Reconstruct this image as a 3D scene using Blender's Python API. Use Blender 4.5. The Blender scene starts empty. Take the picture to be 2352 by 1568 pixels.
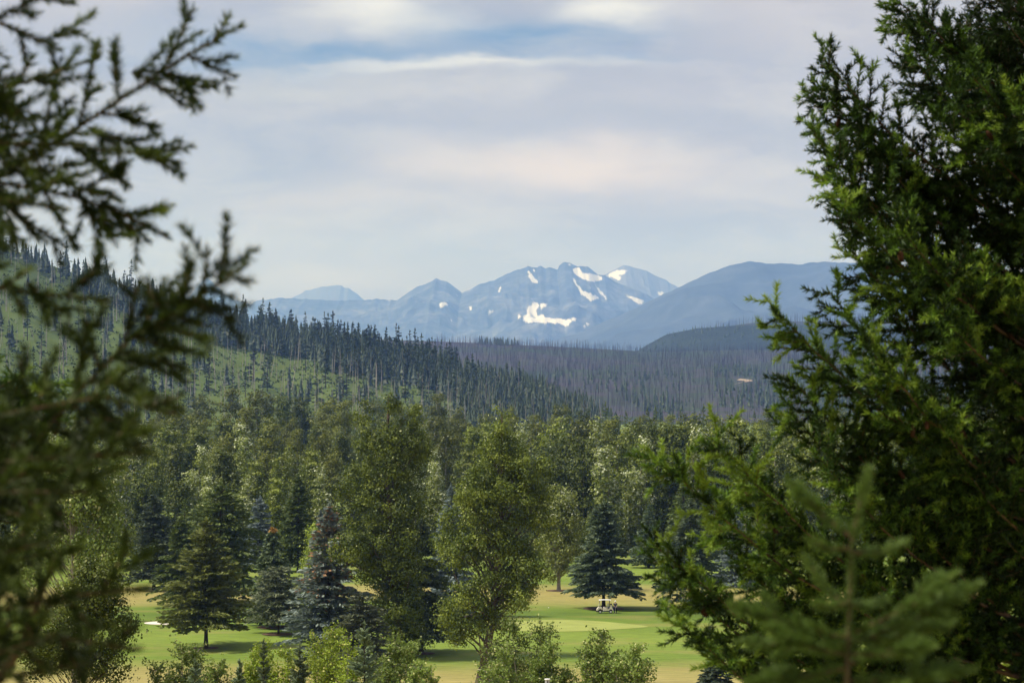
import bpy, math
import numpy as np

# ------------------------------------------------------------------ camera, sky, sun
sc = bpy.context.scene
col = sc.collection
CAMZ = 31.0
F = 2352 * 85.0 / 36.0          # focal length in units of a 2352 px wide picture
HOR = 910.0                     # horizon row in that picture
cam_d = bpy.data.cameras.new('camera'); cam = bpy.data.objects.new('camera', cam_d); col.objects.link(cam)
cam_d.lens = 85.0; cam_d.sensor_width = 36.0
cam_d.clip_start = 0.1; cam_d.clip_end = 120000.0
cam.location = (0, 0, CAMZ)
cam.rotation_euler = (math.radians(90) + math.atan((HOR - 784) / F), 0, 0)
cam_d.dof.use_dof = True; cam_d.dof.focus_distance = 420.0; cam_d.dof.aperture_fstop = 8.0
sc.camera = cam

sc.view_settings.view_transform = 'Standard'; sc.view_settings.look = 'None'
sc.view_settings.gamma = 1.0; sc.view_settings.use_curve_mapping = False
sc.view_settings.exposure = 0.56
cy = sc.cycles
cy.use_denoising = True
cy.max_bounces = 6; cy.diffuse_bounces = 3; cy.glossy_bounces = 2; cy.transmission_bounces = 4; cy.volume_bounces = 1

SUN_AZ = math.radians(-98); SUN_EL = math.radians(52)
sun_d = bpy.data.lights.new('sun', 'SUN'); sun = bpy.data.objects.new('sun', sun_d); col.objects.link(sun)
sun_d.energy = 4.2; sun_d.angle = math.radians(7); sun_d.color = (1.0, 0.95, 0.86)
sun.location = (0, 0, 400)
sun.rotation_euler = (math.radians(90) - SUN_EL, 0, -SUN_AZ + math.pi)

world = bpy.data.worlds.new('World'); sc.world = world; world.use_nodes = True
def build_world():
    nt = world.node_tree; nt.nodes.clear()
    N = nt.nodes.new; L = nt.links.new
    def mth(op, a, b=None, c=None):
        n = N('ShaderNodeMath'); n.operation = op
        for i, v in enumerate((a, b, c)):
            if v is None: continue
            if isinstance(v, (int, float)): n.inputs[i].default_value = v
            else: L(v, n.inputs[i])
        return n.outputs[0]
    def mix(f, a, b):
        n = N('ShaderNodeMix'); n.data_type = 'RGBA'
        for s, v in ((n.inputs[0], f), (n.inputs[6], a), (n.inputs[7], b)):
            if isinstance(v, (int, float)): s.default_value = v
            elif isinstance(v, tuple): s.default_value = v + (1,)
            else: L(v, s)
        return n.outputs[2]
    sky = N('ShaderNodeTexSky'); sky.sky_type = 'NISHITA'; sky.sun_disc = False
    sky.sun_elevation = SUN_EL; sky.sun_rotation = SUN_AZ
    sk = N('ShaderNodeVectorMath'); sk.operation = 'SCALE'; sk.inputs['Scale'].default_value = 0.10
    L(sky.outputs[0], sk.inputs[0])
    tc = N('ShaderNodeTexCoord'); sp = N('ShaderNodeSeparateXYZ'); L(tc.outputs['Generated'], sp.inputs[0])
    D = 180 / math.pi
    az = mth('MULTIPLY', mth('ARCTAN2', sp.outputs[0], sp.outputs[1]), D)
    el = mth('MULTIPLY', mth('ARCSINE', sp.outputs[2]), D)
    def noise(sa, se, scale, det, off, rough=0.55):
        c = N('ShaderNodeCombineXYZ'); L(mth('MULTIPLY', az, sa), c.inputs[0]); L(mth('MULTIPLY', el, se), c.inputs[1]); c.inputs[2].default_value = off
        n = N('ShaderNodeTexNoise'); n.inputs['Scale'].default_value = scale; n.inputs['Detail'].default_value = det
        n.inputs['Roughness'].default_value = rough
        L(c.outputs[0], n.inputs['Vector']); return n.outputs['Fac']
    # cloud layer: long soft streaks plus puffs, the same everywhere round the sky
    wa = mth('MULTIPLY', mth('SUBTRACT', noise(.16, .5, 1.0, 5, 3.1), .5), 5.0)
    we = mth('MULTIPLY', mth('SUBTRACT', noise(.22, .6, 1.0, 6, 9.7), .5), 1.7)
    az2 = mth('ADD', az, wa); el2 = mth('ADD', el, we)
    def wnoise(sa, se, det, off, rough):
        c = N('ShaderNodeCombineXYZ'); L(mth('MULTIPLY', mth('ADD', az, mth('MULTIPLY', wa, .6)), sa), c.inputs[0]); L(mth('MULTIPLY', mth('ADD', el, mth('MULTIPLY', we, .8)), se), c.inputs[1]); c.inputs[2].default_value = off
        n = N('ShaderNodeTexNoise'); n.inputs['Scale'].default_value = 1.0; n.inputs['Detail'].default_value = det; n.inputs['Roughness'].default_value = rough
        L(c.outputs[0], n.inputs['Vector']); return n.outputs['Fac']
    n1 = wnoise(.12, .40, 7, 17.3, .58)
    n2 = wnoise(.34, 1.1, 8, 4.4, .64); n3 = wnoise(.16, .75, 8, 41.0, .62)
    base = mix(mth('SMOOTH_MIN', mth('MAXIMUM', mth('MULTIPLY', mth('SUBTRACT', n1, .32), 2.6), 0.0), 1.0, .2), (.46, .455, .54), (.68, .64, .68))
    base = mix(mth('MULTIPLY', mth('MAXIMUM', mth('SUBTRACT', n2, .5), 0.0), 1.1), base, (.86, .84, .84))
    base = mix(mth('MULTIPLY', mth('MAXIMUM', mth('SUBTRACT', n3, .46), 0.0), 2.6), base, (.42, .42, .50))
    def blob(X, Y, rx, ry, colr, k):
        nonlocal base
        a0 = (X - 1176) / 96.9; e0 = (HOR - Y) / 96.9
        u = mth('DIVIDE', mth('SUBTRACT', az2, a0), rx / 96.9); v = mth('DIVIDE', mth('SUBTRACT', el2, e0), ry / 96.9)
        g = mth('EXPONENT', mth('MULTIPLY', mth('ADD', mth('MULTIPLY', u, u), mth('MULTIPLY', v, v)), -1.0))
        base = mix(mth('MULTIPLY', g, k), base, colr)
    WH = (1.0, 1.0, 1.0); WARM = (.95, .83, .78); BL = (.17, .28, .49); LB = (.28, .37, .58); LG = (.62, .62, .64)
    blob(650, 345, 420, 75, (.40, .405, .51), .9)
    blob(600, 205, 420, 45, LG, .8)
    blob(1650, 150, 320, 70, (.50, .49, .58), .8); blob(1500, 280, 420, 30, (.46, .46, .54), .8); blob(1000, 300, 500, 22, (.44, .45, .56), .6); blob(1700, 420, 300, 60, (.66, .62, .66), .6)
    blob(430, 100, 330, 45, (.50, .54, .68), .8)
    blob(720, 134, 380, 30, BL, .95); blob(520, 60, 260, 30, (.42, .44, .56), .7)
    blob(1200, 88, 290, 58, BL, 1.0)
    blob(1330, 145, 200, 14, LB, .7)
    blob(900, 45, 190, 48, WH, .95)
    blob(1450, 30, 120, 40, WH, 1.0)
    blob(1050, 160, 330, 12, WH, .75)
    blob(1270, 380, 330, 60, WARM, .95)
    blob(760, 470, 260, 40, (.72, .66, .66), .8)
    blob(1330, 600, 700, 90, (.50, .53, .62), .6)
    blob(760, 640, 300, 40, (.72, .69, .68), .7)
    base = mix(mth('MINIMUM', mth('MULTIPLY', mth('MAXIMUM', mth('SUBTRACT', n2, .48), 0.0), 1.3), .5), base, (.84, .81, .81))
    base = mix(mth('MINIMUM', mth('MULTIPLY', mth('MAXIMUM', mth('SUBTRACT', n3, .52), 0.0), 1.8), .45), base, (.40, .40, .49))
    cover = mth('SUBTRACT', 1.0, mth('MULTIPLY', mth('MAXIMUM', mth('SUBTRACT', noise(.2, .7, 1.0, 4, 31.0), .58), 0.0), .5))
    out = mix(cover, sk.outputs[0], base)
    bg = N('ShaderNodeBackground'); bg.inputs['Strength'].default_value = .60
    L(out, bg.inputs['Color'])
    o = N('ShaderNodeOutputWorld'); L(bg.outputs[0], o.inputs[0])
build_world()

# ------------------------------------------------------------------ helpers
R = np.random.default_rng
def W(X, Y, D):
    return np.array([(X - 1176) / F * D, D, CAMZ - (Y - HOR) / F * D])

class MB:
    """collects faces and builds ONE mesh"""
    def __init__(s): s.p = []; s.n = 0
    def add(s, V, Fc, tint=None, m=0):
        V = np.asarray(V, float).reshape(-1, 3); Fc = np.asarray(Fc, int)
        if len(Fc) == 0: return
        if tint is None: tint = np.zeros(len(Fc))
        tint = np.broadcast_to(np.asarray(tint, float), (len(Fc),))
        s.p.append((V, Fc + s.n, tint, np.broadcast_to(np.asarray(m, int), (len(Fc),)))); s.n += len(V)
    def leaves(s, c, a, b, tint, m=0):
        n = len(c); V = np.stack([c - a, c + b, c + a, c - b], 1).reshape(-1, 3)
        s.add(V, np.arange(4 * n).reshape(n, 4), tint, m)
    def needles(s, p, d, side, tint, m=0):
        n = len(p); V = np.stack([p - side, p + side, p + d], 1).reshape(-1, 3)
        s.add(V, np.arange(3 * n).reshape(n, 3), tint, m)
    def tubes(s, P0, P1, R0, R1, k=5, m=0, tint=None):
        P0 = np.atleast_2d(P0).astype(float); P1 = np.atleast_2d(P1).astype(float); n = len(P0)
        if n == 0: return
        R0 = np.broadcast_to(np.asarray(R0, float), (n,)); R1 = np.broadcast_to(np.asarray(R1, float), (n,))
        d = P1 - P0; d /= np.linalg.norm(d, axis=1, keepdims=True) + 1e-9
        ref = np.where(np.abs(d[:, 2:3]) > .9, np.array([[1., 0, 0]]), np.array([[0, 0, 1.]]))
        u = np.cross(d, ref); u /= np.linalg.norm(u, axis=1, keepdims=True); v = np.cross(d, u)
        a = np.arange(k) * 2 * math.pi / k
        ring = u[:, None] * np.cos(a)[None, :, None] + v[:, None] * np.sin(a)[None, :, None]
        V = np.concatenate([P0[:, None] + ring * R0[:, None, None], P1[:, None] + ring * R1[:, None, None]], 1).reshape(-1, 3)
        i = np.arange(k); j = (i + 1) % k
        q = np.stack([i, j, j + k, i + k], 1)[None] + (np.arange(n) * 2 * k)[:, None, None]
        s.add(V, q.reshape(-1, 4), tint, m)
    def path(s, pts, rad, k=6, m=0):
        """one continuous tube along pts"""
        pts = np.asarray(pts, float); n = len(pts); rad = np.broadcast_to(np.asarray(rad, float), (n,))
        t = np.gradient(pts, axis=0); t /= np.linalg.norm(t, axis=1, keepdims=True) + 1e-9
        ref = np.array([.31, .95, .05]); u = np.cross(t, ref); u /= np.linalg.norm(u, axis=1, keepdims=True) + 1e-9; v = np.cross(t, u)
        a = np.arange(k) * 2 * math.pi / k
        V = pts[:, None] + (u[:, None] * np.cos(a)[None, :, None] + v[:, None] * np.sin(a)[None, :, None]) * rad[:, None, None]
        q = []
        for i in range(n - 1):
            for j in range(k): q.append((i * k + j, i * k + (j + 1) % k, (i + 1) * k + (j + 1) % k, (i + 1) * k + j))
        s.add(V.reshape(-1, 3), q, None, m)
        for e, sgn in ((0, 1), (n - 1, -1)):
            c = V[e]; s.add(c, [list(range(k))[::sgn]], None, m)
    def box(s, x0, x1, y0, y1, z0, z1, m=0, bev=0.0):
        b = min(bev, (x1 - x0) / 2.01, (z1 - z0) / 2.01)
        if b <= 0:
            prof = [(x0, z0), (x1, z0), (x1, z1), (x0, z1)]
        else:
            prof = [(x0 + b, z0), (x1 - b, z0), (x1, z0 + b), (x1, z1 - b), (x1 - b, z1), (x0 + b, z1), (x0, z1 - b), (x0, z0 + b)]
        s.extrude(prof, y0, y1, m)
    def extrude(s, prof, y0, y1, m=0, inset=0.0):
        k = len(prof); c = np.mean(prof, 0)
        rows = [(y0, prof), (y1, prof)]
        if inset:
            sm = [tuple(c + (np.array(p) - c) * (1 - inset)) for p in prof]
            rows = [(y0, sm), (y0 + inset, prof), (y1 - inset, prof), (y1, sm)]
        V = [(p[0], y, p[1]) for y, pr in rows for p in pr]
        for r in range(len(rows) - 1):
            s_q = [(r * k + i, r * k + (i + 1) % k, (r + 1) * k + (i + 1) % k, (r + 1) * k + i) for i in range(k)]
            s.add(V if r == 0 else np.zeros((0, 3)), s_q, None, m) if r == 0 else s._addidx(s_q, len(V), m)
        s._addidx([list(range(k))[::-1]], len(V), m); s._addidx([list(range((len(rows) - 1) * k, len(rows) * k))], len(V), m)
    def _addidx(s, Fc, nback, m):
        Fc = np.asarray(Fc, int); s.p.append((np.zeros((0, 3)), Fc + s.n - nback, np.zeros(len(Fc)), np.full(len(Fc), m)))
    def grid(s, P, tint=None, m=0):
        r, c = P.shape[:2]
        i = np.arange(r - 1)[:, None] * c + np.arange(c - 1)[None]
        q = np.stack([i, i + 1, i + c + 1, i + c], -1).reshape(-1, 4)
        s.add(P.reshape(-1, 3), q, tint, m)
    def build(s, name, mats, smooth=False, attrs=None):
        V = np.concatenate([p[0] for p in s.p]) if s.p else np.zeros((0, 3))
        li = np.concatenate([p[1].ravel() for p in s.p])
        lt = np.concatenate([np.full(len(p[1]), p[1].shape[1]) for p in s.p])
        ti = np.concatenate([p[2] for p in s.p]); mi = np.concatenate([p[3] for p in s.p])
        me = bpy.data.meshes.new(name)
        me.vertices.add(len(V)); me.vertices.foreach_set('co', V.astype(np.float32).ravel())
        me.loops.add(len(li)); me.loops.foreach_set('vertex_index', li.astype(np.int32))
        me.polygons.add(len(lt))
        me.polygons.foreach_set('loop_start', np.concatenate([[0], np.cumsum(lt)[:-1]]).astype(np.int32))
        me.polygons.foreach_set('loop_total', lt.astype(np.int32))
        me.polygons.foreach_set('material_index', mi.astype(np.int32))
        me.polygons.foreach_set('use_smooth', np.full(len(lt), smooth))
        a = me.attributes.new('tint', 'FLOAT', 'FACE'); a.data.foreach_set('value', ti.astype(np.float32))
        for k, (dom, arr) in (attrs or {}).items():
            a = me.attributes.new(k, 'FLOAT', dom); a.data.foreach_set('value', np.asarray(arr, np.float32).ravel())
        me.update(calc_edges=True); me.validate()
        for mt in (mats if isinstance(mats, (list, tuple)) else [mats]): me.materials.append(mt)
        return me

def link(name, data, parent=None, loc=None, label=None, cat=None, group=None, kind=None, rz=0.0, sc_=None):
    o = bpy.data.objects.new(name, data); col.objects.link(o)
    if parent is not None: o.parent = parent
    if loc is not None: o.location = tuple(float(v) for v in loc)
    if rz: o.rotation_euler[2] = float(rz)
    if sc_ is not None: o.scale = sc_
    for k, v in (('label', label), ('category', cat), ('group', group), ('kind', kind)):
        if v: o[k] = v
    return o

def unit(v): return v / (np.linalg.norm(v, axis=-1, keepdims=True) + 1e-9)
def runit(rng, n): return unit(rng.normal(size=(n, 3)))
def perp(d, rng):
    return unit(np.cross(d, rng.normal(size=d.shape)))

# value noise for terrain
_pt = R(77).random((256, 256))
def vnoise(x, y):
    x = np.asarray(x, float); y = np.asarray(y, float)
    xi = np.floor(x).astype(int); yi = np.floor(y).astype(int); fx = x - xi; fy = y - yi
    fx = fx * fx * (3 - 2 * fx); fy = fy * fy * (3 - 2 * fy)
    g = lambda a, b: _pt[a & 255, b & 255]
    return (g(xi, yi) * (1 - fx) + g(xi + 1, yi) * fx) * (1 - fy) + (g(xi, yi + 1) * (1 - fx) + g(xi + 1, yi + 1) * fx) * fy
def fbm(x, y, o=5, ridged=False):
    v = 0; a = .5; s = 0
    for i in range(o):
        n = vnoise(x * 2 ** i + 13.7 * i, y * 2 ** i + 7.1 * i)
        if ridged: n = 1 - abs(2 * n - 1)
        v = v + a * n; s += a; a *= .5
    return v / s

# ------------------------------------------------------------------ materials
def mat(name):
    m = bpy.data.materials.new(name); m.use_nodes = True; nt = m.node_tree; nt.nodes.clear()
    o = nt.nodes.new('ShaderNodeOutputMaterial'); return m, nt, o
def simple(name, c, rough=.6, spec=.3, metal=0.0, var=0.0, scale=4.0):
    m, nt, o = mat(name); b = nt.nodes.new('ShaderNodeBsdfPrincipled')
    b.inputs['Roughness'].default_value = rough; b.inputs['Specular IOR Level'].default_value = spec; b.inputs['Metallic'].default_value = metal
    if var:
        tc = nt.nodes.new('ShaderNodeTexCoord'); n = nt.nodes.new('ShaderNodeTexNoise'); n.inputs['Scale'].default_value = scale; n.inputs['Detail'].default_value = 6
        r = nt.nodes.new('ShaderNodeValToRGB')
        r.color_ramp.elements[0].position = .3; r.color_ramp.elements[1].position = .7
        r.color_ramp.elements[0].color = tuple(v * (1 - var) for v in c) + (1,); r.color_ramp.elements[1].color = tuple(min(1, v * (1 + var)) for v in c) + (1,)
        nt.links.new(tc.outputs['Object'], n.inputs['Vector']); nt.links.new(n.outputs['Fac'], r.inputs[0]); nt.links.new(r.outputs[0], b.inputs['Base Color'])
    else: b.inputs['Base Color'].default_value = tuple(c) + (1,)
    nt.links.new(b.outputs[0], o.inputs[0]); return m
def foliage(name, stops, trans=.35, rough=.55, spec=.25, objvar=.25, noise_scale=0.0):
    """stops: [(pos, colour)] over the per-leaf tint"""
    m, nt, o = mat(name); N = nt.nodes.new; L = nt.links.new
    at = N('ShaderNodeAttribute'); at.attribute_name = 'tint'
    r = N('ShaderNodeValToRGB'); el = r.color_ramp.elements
    el[0].position = stops[0][0]; el[0].color = stops[0][1] + (1,); el[1].position = stops[-1][0]; el[1].color = stops[-1][1] + (1,)
    for p, c in stops[1:-1]:
        e = el.new(p); e.color = c + (1,)
    L(at.outputs['Fac'], r.inputs[0])
    oi = N('ShaderNodeObjectInfo'); mr = N('ShaderNodeMapRange'); mr.inputs['To Min'].default_value = 1 - objvar; mr.inputs['To Max'].default_value = 1 + objvar
    L(oi.outputs['Random'], mr.inputs['Value'])
    hs = N('ShaderNodeHueSaturation'); L(r.outputs[0], hs.inputs['Color']); L(mr.outputs[0], hs.inputs['Value'])
    b = N('ShaderNodeBsdfPrincipled'); b.inputs['Roughness'].default_value = rough; b.inputs['Specular IOR Level'].default_value = spec
    L(hs.outputs[0], b.inputs['Base Color'])
    t = N('ShaderNodeBsdfTranslucent'); L(hs.outputs[0], t.inputs['Color'])
    mx = N('ShaderNodeMixShader'); mx.inputs[0].default_value = trans
    L(b.outputs[0], mx.inputs[1]); L(t.outputs[0], mx.inputs[2]); L(mx.outputs[0], o.inputs[0]); return m

M_BARK = simple('bark_grey_brown', (.10, .078, .06), .9, .1, var=.45, scale=3)
M_BARKD = simple('bark_dark', (.055, .042, .034), .9, .1, var=.4, scale=3)
M_BARKP = simple('bark_pale', (.26, .23, .19), .85, .15, var=.35, scale=3)
M_TWIG = simple('twig_brown', (.12, .075, .045), .85, .1, var=.4, scale=25)
M_SNAG = simple('dead_wood_grey', (.30, .27, .25), .9, .1, var=.35, scale=.4)
M_SNAGB = simple('burnt_wood', (.072, .062, .090), .9, .1, var=.4, scale=.05)
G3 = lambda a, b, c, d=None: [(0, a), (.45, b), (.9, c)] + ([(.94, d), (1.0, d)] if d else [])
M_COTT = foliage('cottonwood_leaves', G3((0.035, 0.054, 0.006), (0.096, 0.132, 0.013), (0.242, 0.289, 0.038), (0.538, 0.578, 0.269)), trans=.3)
M_COTF = foliage('wood_leaves', G3((0.054, 0.074, 0.007), (0.125, 0.159, 0.013), (0.227, 0.259, 0.032), (0.406, 0.443, 0.240)), trans=.3, objvar=.32)
M_COTF2 = foliage('wood_leaves_dull', G3((0.061, 0.071, 0.008), (0.121, 0.139, 0.017), (0.204, 0.221, 0.036), (0.339, 0.369, 0.200)), trans=.3, objvar=.25)
M_COTB = foliage('wood_leaves_silver', G3((.095, .125, .016), (.200, .240, .042), (.340, .375, .120), (.56, .60, .40)), trans=.3, objvar=.25)
M_COTD = foliage('wood_leaves_dark', G3((0.030, 0.041, 0.005), (0.067, 0.090, 0.009), (0.135, 0.163, 0.022), (0.279, 0.335, 0.168)), trans=.28, objvar=.3)  # darkest leaves: shade of the gaps between trees painted into the colour
M_BIRCH = foliage('birch_leaves', G3((0.095, 0.150, 0.025), (0.174, 0.246, 0.048), (0.301, 0.372, 0.088), (0.602, 0.620, 0.286)))
M_LIME = foliage('lime_leaves', G3((0.142, 0.208, 0.016), (0.247, 0.331, 0.034), (0.397, 0.480, 0.058), (0.620, 0.620, 0.199)))
M_FIRO = foliage('fir_olive', G3((.062, .076, .014), (.112, .132, .026), (.190, .210, .048)), trans=.25)
M_SPRG = foliage('spruce_green', G3((.056, .082, .016), (.100, .138, .030), (.170, .215, .056)), trans=.25)
M_SPRD = foliage('spruce_dark', G3((.048, .070, .034), (.088, .120, .064), (.155, .195, .120)), trans=.25)
M_SPRB = foliage('spruce_blue', G3((.080, .108, .108), (.145, .185, .185), (.25, .30, .30)), trans=.2)
M_SPRC = foliage('spruce_blue_cones', [(0, (.095, .125, .105)), (.45, (.185, .232, .200)), (.9, (.32, .385, .335)), (.94, (.30, .17, .085)), (1.0, (.34, .20, .10))], trans=.2)
M_SPRY = foliage('spruce_grey_olive', G3((.072, .090, .042), (.125, .150, .078), (.21, .235, .14)), trans=.2)
M_SPRO = foliage('spruce_orange_top', [(0, (.046, .070, .026)), (.45, (.085, .118, .050)), (.9, (.15, .19, .090)), (.94, (.34, .20, .06)), (1.0, (.36, .22, .07))], trans=.2)
M_HILL = foliage('hill_conifer', G3((0.028, 0.046, 0.028), (0.048, 0.074, 0.041), (0.086, 0.115, 0.063)), trans=.1, objvar=.4)
M_SHRUB = foliage('hill_shrub', G3((.042, .064, .020), (.062, .088, .026), (.084, .112, .032)), trans=.25, objvar=0)
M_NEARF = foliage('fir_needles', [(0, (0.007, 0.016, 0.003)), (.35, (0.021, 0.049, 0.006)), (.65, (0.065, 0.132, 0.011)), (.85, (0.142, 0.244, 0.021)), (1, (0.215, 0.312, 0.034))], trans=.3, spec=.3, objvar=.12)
M_NEARL = foliage('fir_needles_left', [(0, (.012, .022, .003)), (.35, (.036, .060, .007)), (.7, (.082, .120, .013)), (.9, (.16, .205, .025)), (1, (.20, .23, .035))], trans=.35, spec=.3, objvar=.1)
M_SAP = foliage('sapling_needles', [(0, (.055, .10, .018)), (.5, (.105, .170, .030)), (1, (.18, .25, .05))], trans=.35, objvar=.05)
M_SAPS = foliage('young_spruce', G3((.10, .145, .07), (.17, .225, .12), (.27, .33, .20)), trans=.25)
M_CONE = simple('cone_scales', (.075, .036, .02), .85, .1, var=.4, scale=60)

# ground
def ground_mat():
    m, nt, o = mat('golf_grass'); N = nt.nodes.new; L = nt.links.new
    tc = N('ShaderNodeTexCoord'); sp = N('ShaderNodeSeparateXYZ'); L(tc.outputs['Object'], sp.inputs[0])
    def noise(sx, sy, det, off=0.0):
        mp = N('ShaderNodeMapping'); mp.inputs['Scale'].default_value = (sx, sy, 1); mp.inputs['Location'].default_value = (off, off * .7, 0)
        L(tc.outputs['Object'], mp.inputs[0]); n = N('ShaderNodeTexNoise'); n.inputs['Scale'].default_value = 1; n.inputs['Detail'].default_value = det
        n.inputs['Roughness'].default_value = .6
        L(mp.outputs[0], n.inputs['Vector']); return n.outputs['Fac']
    def mth(op, a, b):
        n = N('ShaderNodeMath'); n.operation = op
        for i, v in enumerate((a, b)):
            if isinstance(v, (int, float)): n.inputs[i].default_value = v
            else: L(v, n.inputs[i])
        return n.outputs[0]
    yy = mth('ADD', sp.outputs[1], mth('MULTIPLY', mth('SUBTRACT', noise(.022, .022, 3), .5), 42.0))
    yy = mth('ADD', yy, mth('MULTIPLY', mth('SUBTRACT', noise(.09, .22, 4, 9.0), .5), 13.0))
    r = N('ShaderNodeValToRGB'); L(mth('DIVIDE', mth('SUBTRACT', yy, 225.0), 250.0), r.inputs[0])
    TAN = (.285, .245, .088); TG = (.235, .225, .068); GR = (.125, .185, .028); LG = (.165, .225, .036); DG = (.092, .142, .024)
    st = [(0, TAN), (.165, (.29, .25, .09)), (.205, TG), (.25, GR), (.34, LG), (.42, GR), (.48, DG), (.53, GR), (.565, TG), (.61, (.28, .235, .08)), (.66, TG), (.70, GR), (.80, LG), (.9, GR), (1.0, (.14, .19, .045))]
    el = r.color_ramp.elements; el[0].position = 0; el[0].color = st[0][1] + (1,); el[1].position = 1; el[1].color = st[-1][1] + (1,)
    for p, c in st[1:-1]: e = el.new(p); e.color = c + (1,)
    def mix(f, a, b, mode='MIX'):
        n = N('ShaderNodeMix'); n.data_type = 'RGBA'; n.blend_type = mode
        for s, v in ((n.inputs[0], f), (n.inputs[6], a), (n.inputs[7], b)):
            if isinstance(v, (int, float)): s.default_value = v
            elif isinstance(v, tuple): s.default_value = v + (1,)
            else: L(v, s)
        return n.outputs[2]
    # fine streaks: mown stripes and worn patches
    f1 = noise(.35, .9, 8, 3.0); f2 = noise(1.6, 3.0, 5, 5.0)
    wv = N('ShaderNodeTexWave'); wv.inputs['Scale'].default_value = .16; wv.inputs['Distortion'].default_value = 2.5; wv.inputs['Detail'].default_value = 2; wv.inputs['Detail Scale'].default_value = .4
    mw = N('ShaderNodeMapping'); mw.inputs['Rotation'].default_value = (0, 0, 1.25); L(tc.outputs['Object'], mw.inputs[0]); L(mw.outputs[0], wv.inputs['Vector'])
    v = mth('ADD', .30, mth('ADD', mth('MULTIPLY', wv.outputs['Fac'], .10), mth('ADD', mth('MULTIPLY', f1, .85), mth('MULTIPLY', f2, .50))))
    vc = N('ShaderNodeCombineXYZ'); [L(v, vc.inputs[i]) for i in range(3)]
    c = mix(1.0, r.outputs[0], vc.outputs[0], 'MULTIPLY')
    dry = mth('MULTIPLY', mth('MAXIMUM', mth('SUBTRACT', noise(.06, .13, 6, 21.0), .52), 0.0), 3.2)
    c = mix(mth('MINIMUM', dry, .34), c, (.29, .235, .085))
    b = N('ShaderNodeBsdfPrincipled'); b.inputs['Roughness'].default_value = .9; b.inputs['Specular IOR Level'].default_value = .1
    L(c, b.inputs['Base Color']); L(b.outputs[0], o.inputs[0]); return m
M_GROUND = ground_mat()
def terrain_mat(name, cols, s1, s2, snow=False, stripes=0.0):
    m, nt, o = mat(name); N = nt.nodes.new; L = nt.links.new
    tc = N('ShaderNodeTexCoord')
    def noise(s, det):
        n = N('ShaderNodeTexNoise'); n.inputs['Scale'].default_value = s; n.inputs['Detail'].default_value = det; n.inputs['Roughness'].default_value = .65
        L(tc.outputs['Object'], n.inputs['Vector']); return n.outputs['Fac']
    r = N('ShaderNodeValToRGB'); el = r.color_ramp.elements
    k = len(cols); el[0].position = .3; el[1].position = .7; el[0].color = cols[0] + (1,); el[1].color = cols[-1] + (1,)
    for i, c in enumerate(cols[1:-1]): e = el.new(.3 + .4 * (i + 1) / (k - 1)); e.color = c + (1,)
    n = N('ShaderNodeMath'); n.operation = 'MULTIPLY_ADD'; n.inputs[1].default_value = .45
    mm = N('ShaderNodeMath'); mm.operation = 'MULTIPLY'; mm.inputs[1].default_value = .55
    L(noise(s1, 6), n.inputs[0]); L(noise(s2, 6), mm.inputs[0]); L(mm.outputs[0], n.inputs[2]); L(n.outputs[0], r.inputs[0])
    c = r.outputs[0]
    if snow:
        at = N('ShaderNodeAttribute'); at.attribute_name = 'snow'
        rr = N('ShaderNodeMapRange'); rr.inputs['From Min'].default_value = .40; rr.inputs['From Max'].default_value = .70; L(at.outputs['Fac'], rr.inputs['Value'])
        mx = N('ShaderNodeMix'); mx.data_type = 'RGBA'; L(rr.outputs[0], mx.inputs[0]); L(c, mx.inputs[6]); mx.inputs[7].default_value = (.52, .53, .57, 1); c = mx.outputs[2]
    b = N('ShaderNodeBsdfPrincipled'); b.inputs['Roughness'].default_value = .95; b.inputs['Specular IOR Level'].default_value = .05
    L(c, b.inputs['Base Color']); L(b.outputs[0], o.inputs[0]); return m
M_HILLG = terrain_mat('hillside_brush', [(.052, .078, .022), (.068, .098, .027), (.086, .116, .031), (.098, .110, .037)], .012, .09)
M_BURN = terrain_mat('burnt_slope', [(.046, .037, .056), (.060, .052, .068), (.036, .056, .030), (.050, .082, .032)], .0018, .02)
M_KNOLL = terrain_mat('forested_knoll', [(.016, .024, .026), (.026, .036, .034), (.036, .050, .036)], .003, .03)
M_ROCK = terrain_mat('mountain_rock', [(.010, .016, .030), (.060, .072, .10), (.20, .21, .24)], .0014, .009, snow=True)  # strong dark-to-light mottling paints relief shade into the rock colour
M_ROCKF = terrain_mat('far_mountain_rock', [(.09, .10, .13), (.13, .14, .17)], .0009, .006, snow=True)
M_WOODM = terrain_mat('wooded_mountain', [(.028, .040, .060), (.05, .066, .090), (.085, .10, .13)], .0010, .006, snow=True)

# ------------------------------------------------------------------ ground
def G(x, y):
    x = np.asarray(x, float); y = np.asarray(y, float)
    s = 10.0
    z = .13 * s * np.logaddexp(0, (226 - y) / s)
    z = np.minimum(z, 29.4 + .02 * (fbm(x * .2, y * .2, 2) - .5))
    z = z + np.clip((y - 232) / 30, 0, 1) * .7 * (fbm(x * .022 + 5, y * .022, 3) - .5)
    return z + .006 * np.clip(y - 480, 0, 770)
def g(x, y): return float(G(np.array([x]), np.array([y]))[0])

ys = np.concatenate([np.linspace(-60, 220, 60), np.linspace(224, 500, 110), np.geomspace(510, 60000, 60)])
xs = np.sinh(np.linspace(-8.2, 8.2, 141)) * 14
gx, gy = np.meshgrid(xs, ys)
mb = MB(); mb.grid(np.stack([gx, gy, G(gx, gy)], -1))
link('ground', mb.build('ground', M_GROUND, True), kind='structure')

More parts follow.
